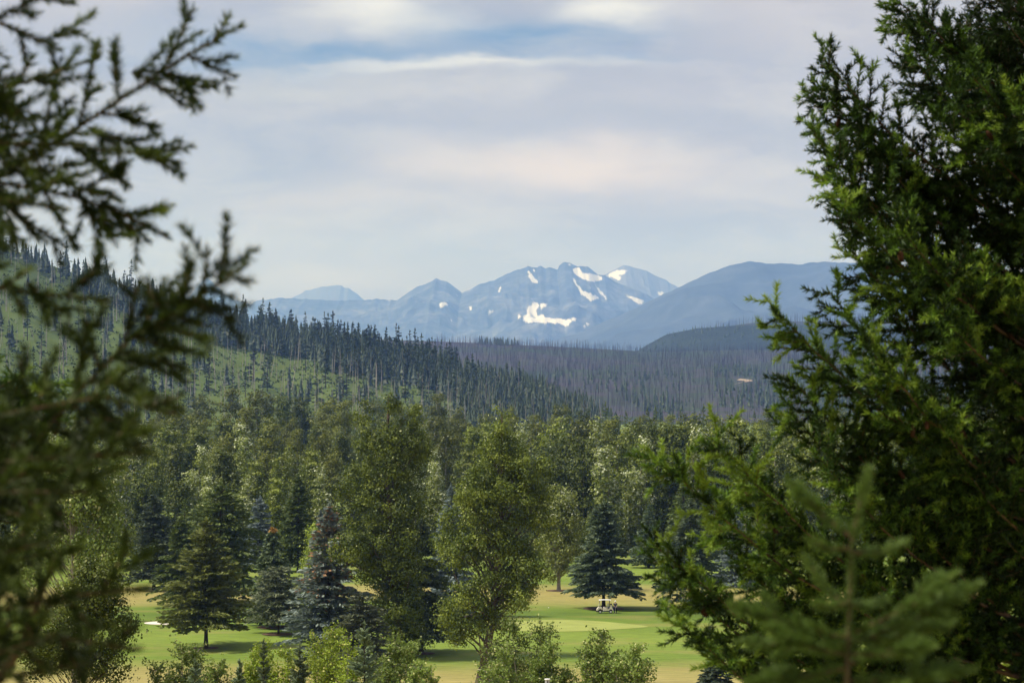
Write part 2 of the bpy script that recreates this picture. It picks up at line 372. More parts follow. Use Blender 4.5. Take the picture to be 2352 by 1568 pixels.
# ------------------------------------------------------------------ left hillside
def interp(tab):
    tab = np.array(tab, float); return lambda X: np.interp(X, tab[:, 0], tab[:, 1])
ridgeY = interp([(-900, 330), (-300, 440), (0, 562), (100, 602), (200, 642), (330, 688), (480, 735), (600, 765), (800, 803), (1000, 850), (1150, 888), (1250, 915), (1340, 950), (1420, 1010)])
def hill_pt(X, t):
    X = np.asarray(X, float); t = np.asarray(t, float)
    yr = 2150 + 120 * np.sin(X / 310.); yf = 1230.
    y = yf + (yr - yf) * t
    zr = CAMZ - (ridgeY(X) - HOR) / F * yr
    z0 = 2.0
    tt = np.clip(t, 0, 1)
    z = z0 + (zr - z0) * (tt ** 1.12)
    z = z + (fbm(X / 90., t * 5, 4) - .5) * 16 * np.clip(tt * (1 - tt) * 4, 0, 1)
    z = z - np.clip(t - 1, 0, 9) * 130
    x = (X - 1176) / F * y
    return np.stack([x, y, z], -1)
XX, TT = np.meshgrid(np.linspace(-900, 1480, 200), np.concatenate([np.linspace(0, 1, 70), [1.06, 1.15, 1.3, 1.6]]))
mb = MB(); mb.grid(hill_pt(XX, TT)); link('hillside', mb.build('hillside', M_HILLG, True), kind='structure')

def plateau_pt(X, t):
    X = np.asarray(X, float); t = np.asarray(t, float)
    y = 2250 + 2500 * t
    topY = np.interp(X, [600, 1060, 1300, 1500, 1700, 1950, 2400, 3000], [770, 786, 797, 808, 803, 805, 790, 770])
    z1 = CAMZ - (topY - HOR) / F * 4750
    tt = np.clip(t, 0, 1)
    z = 4 + (z1 - 4) * tt ** .95 + (fbm(X / 120. + 3, t * 6, 4) - .5) * 16 * np.clip(4 * tt * (1 - tt), 0, 1)
    z = z - np.clip(t - 1, 0, 9) * 60
    return np.stack([(X - 1176) / F * y, y, z], -1)
XX, TT = np.meshgrid(np.linspace(600, 3000, 160), np.concatenate([np.linspace(0, 1, 60), [1.1, 1.3]]))
mb = MB(); mb.grid(plateau_pt(XX, TT)); link('burnt_slope', mb.build('burnt_slope', M_BURN, True), kind='structure')

def ridge_land(name, tab, yr, depth, m, amp, nx=160, ns=50, back=.35):
    f = interp(tab); X = np.linspace(tab[0][0], tab[-1][0], nx); s = np.concatenate([[-back], np.linspace(0, 1, ns)])
    XX, S = np.meshgrid(X, s)
    x = (XX - 1176) / F * yr; y = yr - depth * S
    zr = CAMZ - (f(XX) - HOR) / F * yr
    z = zr * (1 - np.clip(S, 0, 1)) ** 1.1 + (fbm(x / (depth * .12), y / (depth * .12), 5) - .5) * amp * np.clip(4 * S * (1 - S), 0, 1) * 1.5
    z = np.where(S < 0, zr * .6, z)
    mb = MB(); mb.grid(np.stack([x, y, z], -1)); return link(name, mb.build(name, m, True), kind='structure')
ridge_land('knoll', [(1380, 880), (1440, 820), (1490, 790), (1530, 768), (1600, 754), (1700, 747), (1800, 744), (1950, 750), (2400, 762), (2900, 800)], 5700, 1000, M_KNOLL, 25)
ridge_land('burnt_ridge', [(1450, 860), (1560, 780), (1620, 757), (1700, 745), (1760, 738), (1900, 738), (2100, 725), (2400, 700), (2900, 690)], 6700, 900, M_BURN, 30)

# ------------------------------------------------------------------ mountains
def in_poly(px, py, poly):
    r = np.zeros(px.shape, bool); n = len(poly)
    for i in range(n):
        x1, y1 = poly[i]; x2, y2 = poly[i - 1]
        c = ((y1 > py) != (y2 > py)) & (px < (x2 - x1) * (py - y1) / (y2 - y1 + 1e-12) + x1)
        r ^= c
    return r
Z5 = lambda L_: [(784 + a / 3, 522.5 + b / 3) for a, b in L_]
Z6 = lambda L_: [(1568 + a / 3, 522.5 + b / 3) for a, b in L_]
SNOW = [Z5(p) for p in (
 [(1272, 275), (1300, 308), (1330, 343), (1360, 378), (1352, 390), (1312, 372), (1286, 335), (1290, 318)],
 [(1324, 272), (1334, 300), (1328, 312), (1322, 292)],
 [(1590, 285), (1640, 268), (1662, 310), (1720, 315), (1802, 340), (1790, 366), (1720, 376), (1660, 352), (1605, 318)],
 [(1593, 340), (1640, 403), (1668, 440), (1720, 450), (1787, 485), (1728, 500), (1722, 524), (1690, 484), (1648, 448), (1608, 384)],
 [(1742, 385), (1785, 428), (1832, 480), (1827, 500), (1788, 462), (1756, 415)],
 [(1700, 405), (1728, 408), (1715, 428)], [(1550, 250), (1575, 248), (1590, 262), (1560, 258)],
 [(1955, 463), (2000, 475), (2104, 503), (2060, 532), (2008, 507)],
 [(1308, 475), (1332, 522), (1367, 518), (1360, 555), (1340, 570), (1352, 603), (1396, 598), (1402, 620), (1560, 633), (1622, 610), (1616, 648), (1562, 652), (1582, 687), (1520, 668), (1420, 658), (1290, 657), (1214, 628), (1210, 588), (1250, 622), (1278, 608), (1284, 550), (1314, 535)],
 [(1375, 520), (1437, 525), (1402, 547), (1368, 578)],
 [(655, 540), (690, 513), (716, 510), (742, 535), (690, 552)], [(728, 624), (797, 630), (765, 653)],
 [(868, 538), (896, 538), (912, 572), (884, 570)], [(920, 548), (1000, 578), (1057, 563), (1027, 602), (980, 580)],
 [(923, 603), (972, 634), (955, 640)], [(975, 600), (1092, 608), (1090, 614), (1030, 608)],
 [(1075, 430), (1098, 398), (1104, 420), (1086, 458)], [(768, 446), (814, 474), (802, 480)], [(640, 345), (670, 348), (685, 362), (655, 356)],
 [(1658, 668), (1742, 638), (1702, 672), (1670, 692)], [(1735, 630), (1770, 616), (1760, 630)], [(905, 515), (918, 512), (915, 524)], [(912, 572), (940, 578), (930, 586)],
 [(1235, 490), (1260, 500), (1245, 506)], [(1150, 350), (1178, 350), (1165, 358)], [(185, 490), (225, 492), (215, 500)], [(270, 495), (350, 500), (330, 508)], [(240, 510), (290, 512), (270, 518)], [(370, 573), (430, 576), (400, 582)], [(425, 485), (445, 485), (438, 497)])]
SNOWB = [Z5(p) for p in ([(1820, 332), (1890, 290), (1988, 287), (1960, 312), (1905, 330), (1937, 350), (1915, 364), (1866, 345)], [(1935, 268), (1965, 266), (1945, 278)], [(2163, 444), (2248, 441), (2200, 470)], [(2005, 436), (2030, 436), (2020, 446)], [(2120, 475), (2165, 480), (2145, 490)])]
SNOWR = [Z6([(463, 466), (497, 464), (484, 476)])]
def mountain(name, tab, yr, depth, m, nx, ns, amp, snow, label=None, rough=.012, p=1.25, foot=0.0):
    f = interp(tab); X = np.linspace(tab[0][0], tab[-1][0], nx)
    s = np.concatenate([[-.5, -.2, -.06], np.linspace(0, 1, ns)])
    XX, S = np.meshgrid(X, s)
    x = (XX - 1176) / F * yr; y = yr - depth * S
    zr = CAMZ - (f(XX) - HOR) / F * yr
    jag = (fbm(XX / 9., XX * 0 + 2.2, 4) - .5) * 5.0 / F * yr
    zr = zr + jag
    sc_n = depth * .17
    rid = fbm(x / sc_n + fbm(x / sc_n, y / sc_n, 3), y / (sc_n * 1.9), 6, True)
    e = np.clip(S, 0, 1)
    z = zr * (1 - e) ** p + (rid - .62) * amp * np.clip(5 * e * (1 - e) ** .7, 0, 1)
    z = np.minimum(z, zr + (y - yr) * (-.02))
    # faces below the ridge never rise above the sight line to the ridge
    z = np.where(S > 0, np.minimum(z, (zr - CAMZ) / yr * y + CAMZ - 2 - 60 * e), z)
    z = np.where(S < 0, zr * (1 + S * 1.4), z)
    z = np.maximum(z, foot)
    px = 1176 + F * x / y; py = HOR - F * (z - CAMZ) / y
    sn = np.zeros(px.shape)
    wx = px + (fbm(px / 3.0, py / 3.0, 3) - .5) * 5; wy = py + (fbm(px / 3.0 + 40, py / 3.0, 3) - .5) * 4
    for poly in snow: sn = np.maximum(sn, in_poly(wx, wy, poly) * 1.0)
    for _ in range(1):
        sn = (sn + np.roll(sn, 1, 0) + np.roll(sn, -1, 0) + np.roll(sn, 1, 1) + np.roll(sn, -1, 1)) / 5
    sn = np.where(S >= 0, sn + (fbm(px / 1.6, py / 1.2, 3) - .5) * .7 * (sn > .05), 0)
    mb = MB(); mb.grid(np.stack([x, y, z], -1))
    return link(name, mb.build(name, m, True, {'snow': ('POINT', sn)}), kind='structure')
mountain('mountain', [(560, 720), (590, 690), (640, 684), (690, 686), (780, 690), (835, 689), (870, 686), (905, 690), (911, 689), (927, 679), (957, 659), (974, 654), (992, 644), (1002, 637.5), (1012, 643), (1027, 647.5), (1044, 659), (1061, 672), (1084, 662), (1104, 651), (1134, 644), (1161, 629), (1197, 617), (1214, 610), (1227, 614), (1241, 611), (1254, 616), (1264, 613), (1281, 620), (1284, 609), (1296, 601), (1311, 604), (1327, 612), (1337, 610), (1351, 612), (1371, 629), (1389, 633), (1420, 650), (1470, 668), (1530, 700), (1600, 740), (1700, 770)], 24000, 6500, M_ROCK, 470, 130, 560, SNOW)
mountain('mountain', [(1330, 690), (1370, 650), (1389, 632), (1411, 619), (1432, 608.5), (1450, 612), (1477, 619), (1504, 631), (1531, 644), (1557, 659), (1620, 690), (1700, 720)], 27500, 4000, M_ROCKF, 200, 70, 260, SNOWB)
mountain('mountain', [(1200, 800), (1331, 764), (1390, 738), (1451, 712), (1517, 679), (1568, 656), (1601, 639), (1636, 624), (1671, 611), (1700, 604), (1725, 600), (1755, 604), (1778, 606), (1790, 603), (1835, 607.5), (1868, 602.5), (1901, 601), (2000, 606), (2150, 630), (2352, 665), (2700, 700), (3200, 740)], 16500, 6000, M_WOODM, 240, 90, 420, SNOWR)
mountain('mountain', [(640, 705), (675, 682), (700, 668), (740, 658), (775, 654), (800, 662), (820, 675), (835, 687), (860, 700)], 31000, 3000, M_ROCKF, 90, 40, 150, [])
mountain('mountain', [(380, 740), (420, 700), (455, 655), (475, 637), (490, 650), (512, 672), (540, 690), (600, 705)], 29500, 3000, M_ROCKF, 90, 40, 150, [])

# ------------------------------------------------------------------ conifers
def spruce_mesh(rng, H, Rr, z0, n_sh, sh_len, sh_w, droop=.35, up=.18, pw=.85, nb=130, round_top=0.0, special=None, irreg=.28, mats=None, trunk_r=None, lean=0.0):
    """returns (trunk mesh builder, crown mesh builder) in tree space"""
    t = np.sort(rng.random(nb)) ** .92
    zb = z0 + (H - z0) * t * .985
    prof = (1 - t) ** pw
    if round_top: prof = np.sqrt(np.clip(1 - t ** 2.2, 0, 1)) * round_top + prof * (1 - round_top)
    az = rng.random(nb) * 2 * math.pi
    sect = 1 + irreg * np.sin(az * 2 + rng.random() * 6 + zb * .5) * .5 + irreg * (rng.random(nb) - .5) * 1.6
    Lb = Rr * prof * sect * np.minimum(1, .72 + (zb - z0) / (.14 * H)) + .22 * H / 15
    upb = up + .5 * t ** 2 + rng.normal(0, .05, nb)
    w = Lb ** 1.35; bi = rng.choice(nb, n_sh, p=w / w.sum())
    s = rng.random(n_sh) ** .62
    v = (rng.random(n_sh) * 2 - 1) * (.34 * (1 - s * .72) + .03)
    L = Lb[bi]; a = az[bi]
    dr = np.stack([np.cos(a), np.sin(a), a * 0], 1); pe = np.stack([-np.sin(a), np.cos(a), a * 0], 1)
    zz = zb[bi] + upb[bi] * s * L - droop * L * s ** 2 + .10 * L * np.clip(s - .75, 0, 1) * 2
    c = dr * (s * L)[:, None] + pe * (v * L)[:, None]; c[:, 2] = zz - .22 * np.abs(v) * L + rng.normal(0, .05 * H / 15, n_sh)
    dv = dr * (.8 + .4 * s)[:, None] + pe * (np.sign(v) * .75 * (1 - .5 * s))[:, None] + rng.normal(0, .28, (n_sh, 3))
    dv[:, 2] += (upb[bi] - 2 * droop * s) * .8 + .15
    dv = unit(dv); b = unit(np.cross(dv, np.array([0, 0, 1.]) + rng.normal(0, .95, (n_sh, 3))))
    l = sh_len * (.6 + .8 * rng.random(n_sh)); wd = sh_w * (.6 + .8 * rng.random(n_sh))
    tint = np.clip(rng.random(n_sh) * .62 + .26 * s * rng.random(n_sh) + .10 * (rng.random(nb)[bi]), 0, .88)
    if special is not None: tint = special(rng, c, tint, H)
    if lean: c[:, 0] += lean * (c[:, 2] / H) ** 2 * H
    cr = MB(); cr.leaves(c, dv * (l / 2)[:, None], b * (wd / 2)[:, None], tint)
    # leader shoots
    tz = np.linspace(H * .95, H * 1.01, 10); cr.leaves(np.stack([tz * 0 + (lean * H if lean else 0), tz * 0, tz], 1), np.tile([[0, 0, sh_len * .5]], (10, 1)), perp(np.tile([[0, 0, 1.]], (10, 1)), rng) * sh_w * .7, np.full(10, .6))
    tr = MB(); trr = trunk_r or H * .016
    k = np.linspace(0, 1, 9)
    pts = np.stack([lean * H * k ** 2, 0 * k, -.5 + (H * .96 + .5) * k], 1)
    rad = trr * (1 - k) ** .8 + .012 + trr * .5 * np.exp(-k * 28)
    tr.path(pts, rad, 8)
    # the boughs' own wood
    e = .8
    P0 = np.stack([0 * zb, 0 * zb, zb], 1); P1 = np.stack([np.cos(az) * Lb * e, np.sin(az) * Lb * e, zb + upb * e * Lb - droop * Lb * e * e], 1)
    if lean:
        P0[:, 0] += lean * (zb / H) ** 2 * H; P1[:, 0] += lean * (zb / H) ** 2 * H
    mid = (P0 + P1) / 2; mid[:, 2] += .25 * droop * Lb
    tr.tubes(P0, mid, .03 * H / 15, .02 * H / 15, 3); tr.tubes(mid, P1, .02 * H / 15, .008 * H / 15, 3)
    return tr, cr

def put_spruce(X, Yb, Yt, hw, mat_, seed, label, z0f=.13, n=9000, D=None, name='spruce_tree', cat='spruce', group='evergreens on the golf course', **kw):
    if D is None: D = CAMZ * F / (Yb - HOR)
    x = (X - 1176) / F * D; z = g(x, D)
    H = CAMZ - (Yt - HOR) / F * D - z; Rr = hw / F * D
    rng = R(seed)
    q = H / 15.
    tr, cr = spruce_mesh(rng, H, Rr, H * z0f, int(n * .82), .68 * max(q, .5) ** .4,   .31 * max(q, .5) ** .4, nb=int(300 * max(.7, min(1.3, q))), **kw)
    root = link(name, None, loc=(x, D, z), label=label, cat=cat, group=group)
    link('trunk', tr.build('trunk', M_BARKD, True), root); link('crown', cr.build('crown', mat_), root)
    return root
def cones_top(frac, top, k=.9):
    def f(rng, c, tint, H):
        p = np.clip((c[:, 2] / H - top) / (1 - top), 0, 1) * frac
        return np.where(rng.random(len(tint)) < p, .96, tint)
    return f
put_spruce(475, 1483, 1193, 104, M_FIRO, 1, 'broad olive-green fir with bare dark lower trunk on the open lawn', z0f=.15, n=15000, droop=.22, up=.12, pw=.78, irreg=.45, name='fir_tree', cat='fir')
put_spruce(355, 1352, 1133, 78, M_SPRD, 2, 'dark fir with short thick trunk behind the sand bunker', z0f=.12, n=11000, pw=.8, name='fir_tree', cat='fir')
put_spruce(508, 1385, 1110, 118, M_SPRG, 3, 'tallest dense green fir rising right behind the olive-green fir', z0f=.08, n=15000, pw=.7, irreg=.4, name='fir_tree', cat='fir')
put_spruce(418, 1392, 1188, 72, M_SPRG, 4, 'green fir with dead bare twigs at its top, beside the tallest fir', z0f=.08, n=9000, pw=.75, name='fir_tree', cat='fir')
put_spruce(598, 1300, 1140, 50, M_SPRB, 5, 'slate-blue spruce standing against the dark wood', z0f=.05, n=9000, pw=.75)
put_spruce(686, 1312, 1092, 60, M_SPRG, 6, 'pointed dark green spruce next to the slate-blue one', z0f=.05, n=10000, pw=.8)
put_spruce(628, 1437, 1206, 68, M_SPRO, 7, 'dark spruce with drooping boughs and an orange-brown dead tip', z0f=.12, n=11000, droop=.5, up=.05, special=lambda rng, c, t, H: np.where((c[:, 2] > H * .93), .97, t))
put_spruce(641, 1453, 1302, 72, M_SPRY, 8, 'squat spruce with rounded cut-off top and brown trunk', z0f=.2, n=9000, round_top=.9, pw=.7)
put_spruce(757, 1500, 1160, 106, M_SPRC, 9, 'large silver-blue spruce hung with brown cones towards its top', z0f=.03, n=17000, pw=.82, droop=.3, special=cones_top(.30, .25), irreg=.35)
put_spruce(737, 1400, 1175, 52, M_SPRB, 10, 'slim pale blue spruce tip showing behind the cone-laden spruce', z0f=.05, n=6000)
put_spruce(828, 1538, 1362, 82, M_SPRY, 11, 'small grey-green bushy spruce in front of the tall cottonwood', z0f=.02, n=10000, round_top=.35, pw=.7)
put_spruce(968, 1502, 1190, 84, M_SPRD, 12, 'dark spruce between the two tall cottonwoods, mulch at its foot', z0f=.13, n=13000, pw=.75, droop=.4)
put_spruce(1036, 1420, 1115, 60, M_SPRB, 13, 'blue spruce mostly hidden behind the leaning cottonwood', z0f=.05, n=9000)
put_spruce(1386, 1399, 1150, 80, M_SPRD, 14, 'symmetrical blue-green spruce with bare trunk behind the golf cart', z0f=.14, n=20000, pw=.70, droop=.32, irreg=.22)
put_spruce(1585, 1402, 1150, 92, M_SPRD, 15, 'wide dark spruce half hidden by the near fir boughs', z0f=.07, n=11000, pw=.75)
put_spruce(1490, 1302, 1160, 44, M_SPRD, 16, 'narrow grey-green spruce at the edge of the wood', z0f=.05, n=7000)
put_spruce(1569, 1296, 1100, 58, M_SPRG, 17, 'feathery light green conifer at the foot of the dense wood', z0f=.05, n=7000)
put_spruce(1690, 1345, 1185, 60, M_SPRB, 18, 'blue spruce glimpsed through the near fir boughs', z0f=.05, n=7000)
put_spruce(1645, 1600, 1485, 55, M_SPRD, 19, 'little dark spruce at the edge of the dry grass', z0f=.03, n=7000)
put_spruce(205, 1425, 1245, 45, M_SPRB, 20, 'blue spruce seen through the pale-stemmed cottonwood', z0f=.04, n=6000)

# ------------------------------------------------------------------ broadleaf trees
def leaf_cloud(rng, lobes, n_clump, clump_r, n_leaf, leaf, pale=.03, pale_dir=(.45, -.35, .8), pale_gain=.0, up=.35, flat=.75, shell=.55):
    lobes = np.array(lobes, float)  # cx cy cz rx ry rz
    w = lobes[:, 3] * lobes[:, 4] * lobes[:, 5]; w = w ** .85
    li = rng.choice(len(lobes), n_clump, p=w / w.sum())
    d = runit(rng, n_clump); rr = (shell ** 3 + (1 - shell ** 3) * rng.random(n_clump)) ** (1 / 3.) * (1 + rng.normal(0, .06, n_clump))
    C = lobes[li, :3] + d * rr[:, None] * lobes[li, 3:]
    out_c = unit(C - lobes[li, :3])
    cr = clump_r * (.55 + .9 * rng.random(n_clump))
    ci = rng.choice(n_clump, n_leaf, p=(cr ** 2 / (cr ** 2).sum()))
    off = rng.normal(0, .5, (n_leaf, 3)); off[:, 2] *= flat
    P = C[ci] + off * cr[ci][:, None]
    nrm = unit(.35 * out_c[ci] + .9 * unit(off) + np.array([0, 0, up]) + rng.normal(0, .4, (n_leaf, 3)))
    a = perp(nrm, rng); b = np.cross(nrm, a)
    sz = leaf * (.6 + .8 * rng.random(n_leaf))
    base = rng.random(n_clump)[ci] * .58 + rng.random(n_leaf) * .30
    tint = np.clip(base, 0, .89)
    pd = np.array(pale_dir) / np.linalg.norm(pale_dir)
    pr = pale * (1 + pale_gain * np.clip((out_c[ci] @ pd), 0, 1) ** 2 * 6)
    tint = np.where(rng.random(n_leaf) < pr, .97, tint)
    return P, a * (sz / 2)[:, None], b * (sz * .38)[:, None], tint, C
def broadleaf(rng, lobes, trunk, trunk_r, n_clump, clump_r, n_leaf, leaf, limbs=60, k=7, **kw):
    """trunk: list of points; returns wood and crown builders"""
    P, a, b, t, C = leaf_cloud(rng, lobes, n_clump, clump_r, n_leaf, leaf, **kw)
    cr = MB(); cr.leaves(P, a, b, t)
    tr = MB(); trunk = np.array(trunk, float)
    n = 12; u = np.linspace(0, 1, n); seg = np.linspace(0, 1, len(trunk))
    pts = np.stack([np.interp(u, seg, trunk[:, i]) for i in range(3)], 1)
    tr.path(pts, trunk_r * ((1 - u) ** .75 * .92 + .08) + trunk_r * .45 * np.exp(-u * 25), k)
    ht = pts[:, 2]
    for q in rng.choice(len(C), min(limbs, len(C)), replace=False):
        c = C[q]; dz = np.linalg.norm(c[:2] - pts[-1, :2]) * 1.1 + .8
        zs = np.clip(c[2] - dz, ht[1] + .3 * (ht[-1] - ht[1]) * rng.random(), ht[-1])
        s = np.array([np.interp(zs, ht, pts[:, i]) for i in range(3)])
        r0 = trunk_r * .28 * (1.1 - (zs - ht[0]) / (ht[-1] - ht[0]) * .7)
        m1 = s + (c - s) * .5 + rng.normal(0, .25, 3) * np.linalg.norm(c - s) * .2
        tr.tubes(s, m1, r0, r0 * .6, 4); tr.tubes(m1, c, r0 * .6, r0 * .15, 4)
    return tr, cr
def add_tree(name, label, cat, loc, tr, cr, mbark, mleaf, group=None):
    root = link(name, None, loc=loc, label=label, cat=cat, group=group)
    link('trunk', tr.build('trunk', mbark, True), root); link('crown', cr.build('crown', mleaf), root); return root
def lobes_px(L_, X0, D, z0):
    """lobes given as (X, Y, rx, ry, depth) on the picture at distance D -> tree space"""
    o = []
    for X, Y, rx, ry, dy in L_:
        w = W(X, Y, D); o.append(((X - X0) / F * D, dy, w[2] - z0, rx / F * D, (rx * .5 + ry * .25 + 12) / F * D, ry / F * D))
    return o
def px_tree(X0, D, L_, trunk_px, tr_r, seed, label, n_clump, clump_r, n_leaf, leaf, mbark, mleaf, name='cottonwood_tree', cat='cottonwood', group=None, sublobes=7, **kw):
    x = (X0 - 1176) / F * D; z = g(x, D)
    tp = [((X - X0) / F * D, 0, W(X, Y, D)[2] - z) for X, Y in trunk_px]
    tp[0] = (tp[0][0], 0, -.6)
    lob = lobes_px(L_, X0, D, z); rs = R(seed + 5000); extra = []
    for l in lob:
        for q in range(sublobes if l[3] > 40 / F * D else 2):
            d = runit(rs, 1)[0]; d[2] = abs(d[2]) * .9 - .25; f = .30 + .16 * rs.random()
            extra.append((l[0] + d[0] * l[3] * .86, l[1] + d[1] * l[4] * .86, l[2] + d[2] * l[5] * .9, l[3] * f, l[4] * f, l[5] * f * 1.25))
    if sublobes: lob = [tuple(np.array(l) * [1, 1, 1, .80, .80, .9]) for l in lob] + extra
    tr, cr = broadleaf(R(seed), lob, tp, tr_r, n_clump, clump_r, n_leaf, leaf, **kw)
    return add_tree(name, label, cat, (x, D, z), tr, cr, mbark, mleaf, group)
# the two tall cottonwoods
px_tree(925, 285, [(897, 930, 25, 42, 0), (836, 945, 17, 46, 1), (952, 962, 30, 36, 0), (842, 1010, 34, 45, 0), (905, 1010, 48, 52, 0), (960, 1020, 34, 48, 0), (900, 1090, 95, 70, 1), (890, 1170, 88, 70, 0), (870, 1240, 92, 65, -1), (905, 1310, 88, 70, 0), (915, 1390, 75, 60, 0), (925, 1450, 55, 40, 1), (805, 1125, 36, 40, 1), (960, 1040, 34, 50, 1)],
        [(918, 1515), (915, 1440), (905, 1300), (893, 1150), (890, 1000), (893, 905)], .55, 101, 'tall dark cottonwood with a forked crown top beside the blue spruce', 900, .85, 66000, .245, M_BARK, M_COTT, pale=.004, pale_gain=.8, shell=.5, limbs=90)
px_tree(1110, 255, [(1150, 958, 24, 40, 0), (1156, 1000, 40, 40, 0), (1178, 1035, 50, 48, 0), (1205, 1080, 62, 55, 0), (1140, 1060, 62, 55, 1), (1120, 1120, 62, 60, -1), (1175, 1150, 90, 70, 0), (1095, 1180, 72, 65, 1), (1210, 1220, 66, 70, 0), (1120, 1270, 92, 75, 0), (1205, 1310, 58, 60, 0), (1140, 1360, 82, 65, -1), (1080, 1400, 62, 55, 0), (1190, 1370, 46, 45, 1), (1060, 1455, 40, 40, 0), (1130, 1430, 55, 40, 0), (1248, 1110, 24, 50, 0), (1030, 1250, 34, 60, 1)],
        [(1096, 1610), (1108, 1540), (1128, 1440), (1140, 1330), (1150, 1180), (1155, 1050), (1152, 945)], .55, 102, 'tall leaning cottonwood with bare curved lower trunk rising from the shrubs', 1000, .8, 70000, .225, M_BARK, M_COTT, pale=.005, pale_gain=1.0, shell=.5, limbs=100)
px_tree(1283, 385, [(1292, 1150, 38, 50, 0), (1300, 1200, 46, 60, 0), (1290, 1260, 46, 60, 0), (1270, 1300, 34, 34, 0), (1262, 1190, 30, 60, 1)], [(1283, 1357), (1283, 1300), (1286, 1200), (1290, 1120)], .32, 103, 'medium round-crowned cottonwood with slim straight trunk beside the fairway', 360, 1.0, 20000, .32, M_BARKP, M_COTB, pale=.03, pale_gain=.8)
px_tree(160, 130, [(170, 1040, 80, 55, 0), (110, 1090, 80, 60, 1), (230, 1090, 80, 60, 0), (170, 1150, 110, 70, 0), (100, 1220, 90, 70, 1), (250, 1180, 60, 60, 0), (230, 1260, 70, 50, -1), (60, 1310, 80, 70, 0)],
        [(175, 1480), (172, 1330), (165, 1200), (170, 1060)], .16, 104, 'airy yellow-green cottonwood with several pale stems left of the fairway', 520, .55, 24000, .15, M_BARKP, M_BIRCH, pale=.05, limbs=140, shell=.35)
px_tree(235, 105, [(230, 1330, 80, 60, 0), (180, 1400, 100, 70, 0), (260, 1430, 60, 60, 0), (130, 1490, 110, 80, 0), (240, 1520, 80, 60, 0), (300, 1440, 25, 25, 0)],
        [(180, 1640), (200, 1500), (215, 1330)], .12, 105, 'dark leafy thicket tree left of the dry grass', 480, .42, 22000, .12, M_BARK, M_COTT, pale=.03, limbs=80, shell=.35)
# yellow-green column behind the blue spruce
px_tree(720, 335, [(722, 1240, 20, 40, 0), (718, 1300, 26, 45, 0), (716, 1370, 28, 50, 0)], [(720, 1424), (720, 1300), (722, 1220)], .14, 106, 'narrow lime-yellow tree peeping out beside the cone-laden spruce', 120, .8, 6000, .26, M_BARK, M_LIME, name='aspen_tree', cat='aspen')

# young trees and shrubs on the slope below the viewpoint
def shrub(X, Yt, hw, D, m, seed, label, stems=4, n=9000, leaf=.085, name='birch_shrub', cat='shrub', pale=.05):
    rng = R(seed); x0 = (X - 1176) / F * D; z = g(x0, D); H = CAMZ - (Yt - HOR) / F * D - z; w = hw / F * D
    tr = MB(); cr = MB()
    for i in range(stems):
        bx = (rng.random() - .5) * w * .6; tx = (i + .5) / stems * 2 - 1; tx = tx * w * .72 + rng.normal(0, .1) * w; ty = rng.normal(0, .5) * w
        h = H * (1.0 if i == stems // 2 else .62 + .33 * rng.random())
        pts = np.array([[bx, 0, -.3], [bx + (tx - bx) * .35, ty * .4, h * .4], [bx + (tx - bx) * .8, ty * .8, h * .75], [tx, ty, h]])
        tr.path(pts, [.045, .035, .02, .006], 5)
        u = rng.random(60) ** .8 * .93 + .07
        base = np.stack([np.interp(u, [0, .4, .75, 1], pts[:, k]) for k in range(3)], 1)
        d = unit(rng.normal(size=(60, 3)) * [1, 1, .25] + [0, 0, .75]); ln = (.16 + .34 * (1 - u)) * H * .72 * (.5 + rng.random(60))
        tip = base + d * ln[:, None]; tr.tubes(base, tip, .012, .004, 3)
        k = int(.9 * n) // stems; j = rng.integers(0, 60, k); s = rng.random(k) ** .7
        P = base[j] + (tip - base)[j] * s[:, None] + rng.normal(0, .09, (k, 3)) * (H / 5)
        nr = unit(rng.normal(size=(k, 3)) + [0, 0, .5]); a = perp(nr, rng); b = np.cross(nr, a); sz = 1.35 * leaf * (.6 + .8 * rng.random(k))
        t = np.clip(rng.random(60)[j] * .35 + rng.random(k) * .5, 0, .89); t = np.where(rng.random(k) < pale, .97, t)
        cr.leaves(P, a * (sz / 2)[:, None], b * (sz * .35)[:, None], t)
    root = link(name, None, loc=(x0, D, z), label=label, cat=cat, group='shrubs at the foot of the bluff')
    link('stems', tr.build('stems', M_BARKP, True), root); link('leaves', cr.build('leaves', m), root)
shrub(420, 1478, 88, 108, M_BIRCH, 201, 'wide loose dull green birch shrub below the olive-green fir', 5, 12000)
shrub(600, 1487, 52, 104, M_LIME, 202, 'bright lime-green shrub between two tiny bluish spruces', 4, 12000, .075)
shrub(663, 1498, 34, 103, M_LIME, 203, 'small lime-green shrub squeezed beside a spruce sapling', 3, 6000, .075)
shrub(748, 1455, 62, 112, M_LIME, 204, 'tall lime-green shrub in front of the silver-blue spruce', 4, 11000, .08)
shrub(800, 1475, 36, 111, M_LIME, 205, 'thin lime-green shrub behind the spire-topped spruce sapling', 3, 6000, .08)
shrub(905, 1462, 66, 104, M_BIRCH, 206, 'birch shrub with pale stem and drooping twigs over the dry grass', 4, 10000)
shrub(1195, 1430, 84, 112, M_BIRCH, 207, 'bushy birch shrub against the leaning cottonwood trunk', 5, 15000)
shrub(1268, 1478, 52, 108, M_BIRCH, 208, 'pointed birch shrub behind the grey pipe', 3, 9000)
shrub(1345, 1520, 32, 106, M_BIRCH, 209, 'low thin birch shrub between the pointed and the forked one', 3, 3500)
shrub(1385, 1460, 46, 106, M_BIRCH, 210, 'upright forked birch shrub in front of the putting green', 3, 8000)
shrub(1440, 1487, 52, 105, M_BIRCH, 211, 'airy birch shrub with pale stem at the edge of the dry grass', 4, 8000)
shrub(505, 1515, 55, 103, M_BIRCH, 215, 'low olive birch shrub filling the gap beside the wide dull green one', 4, 6000)
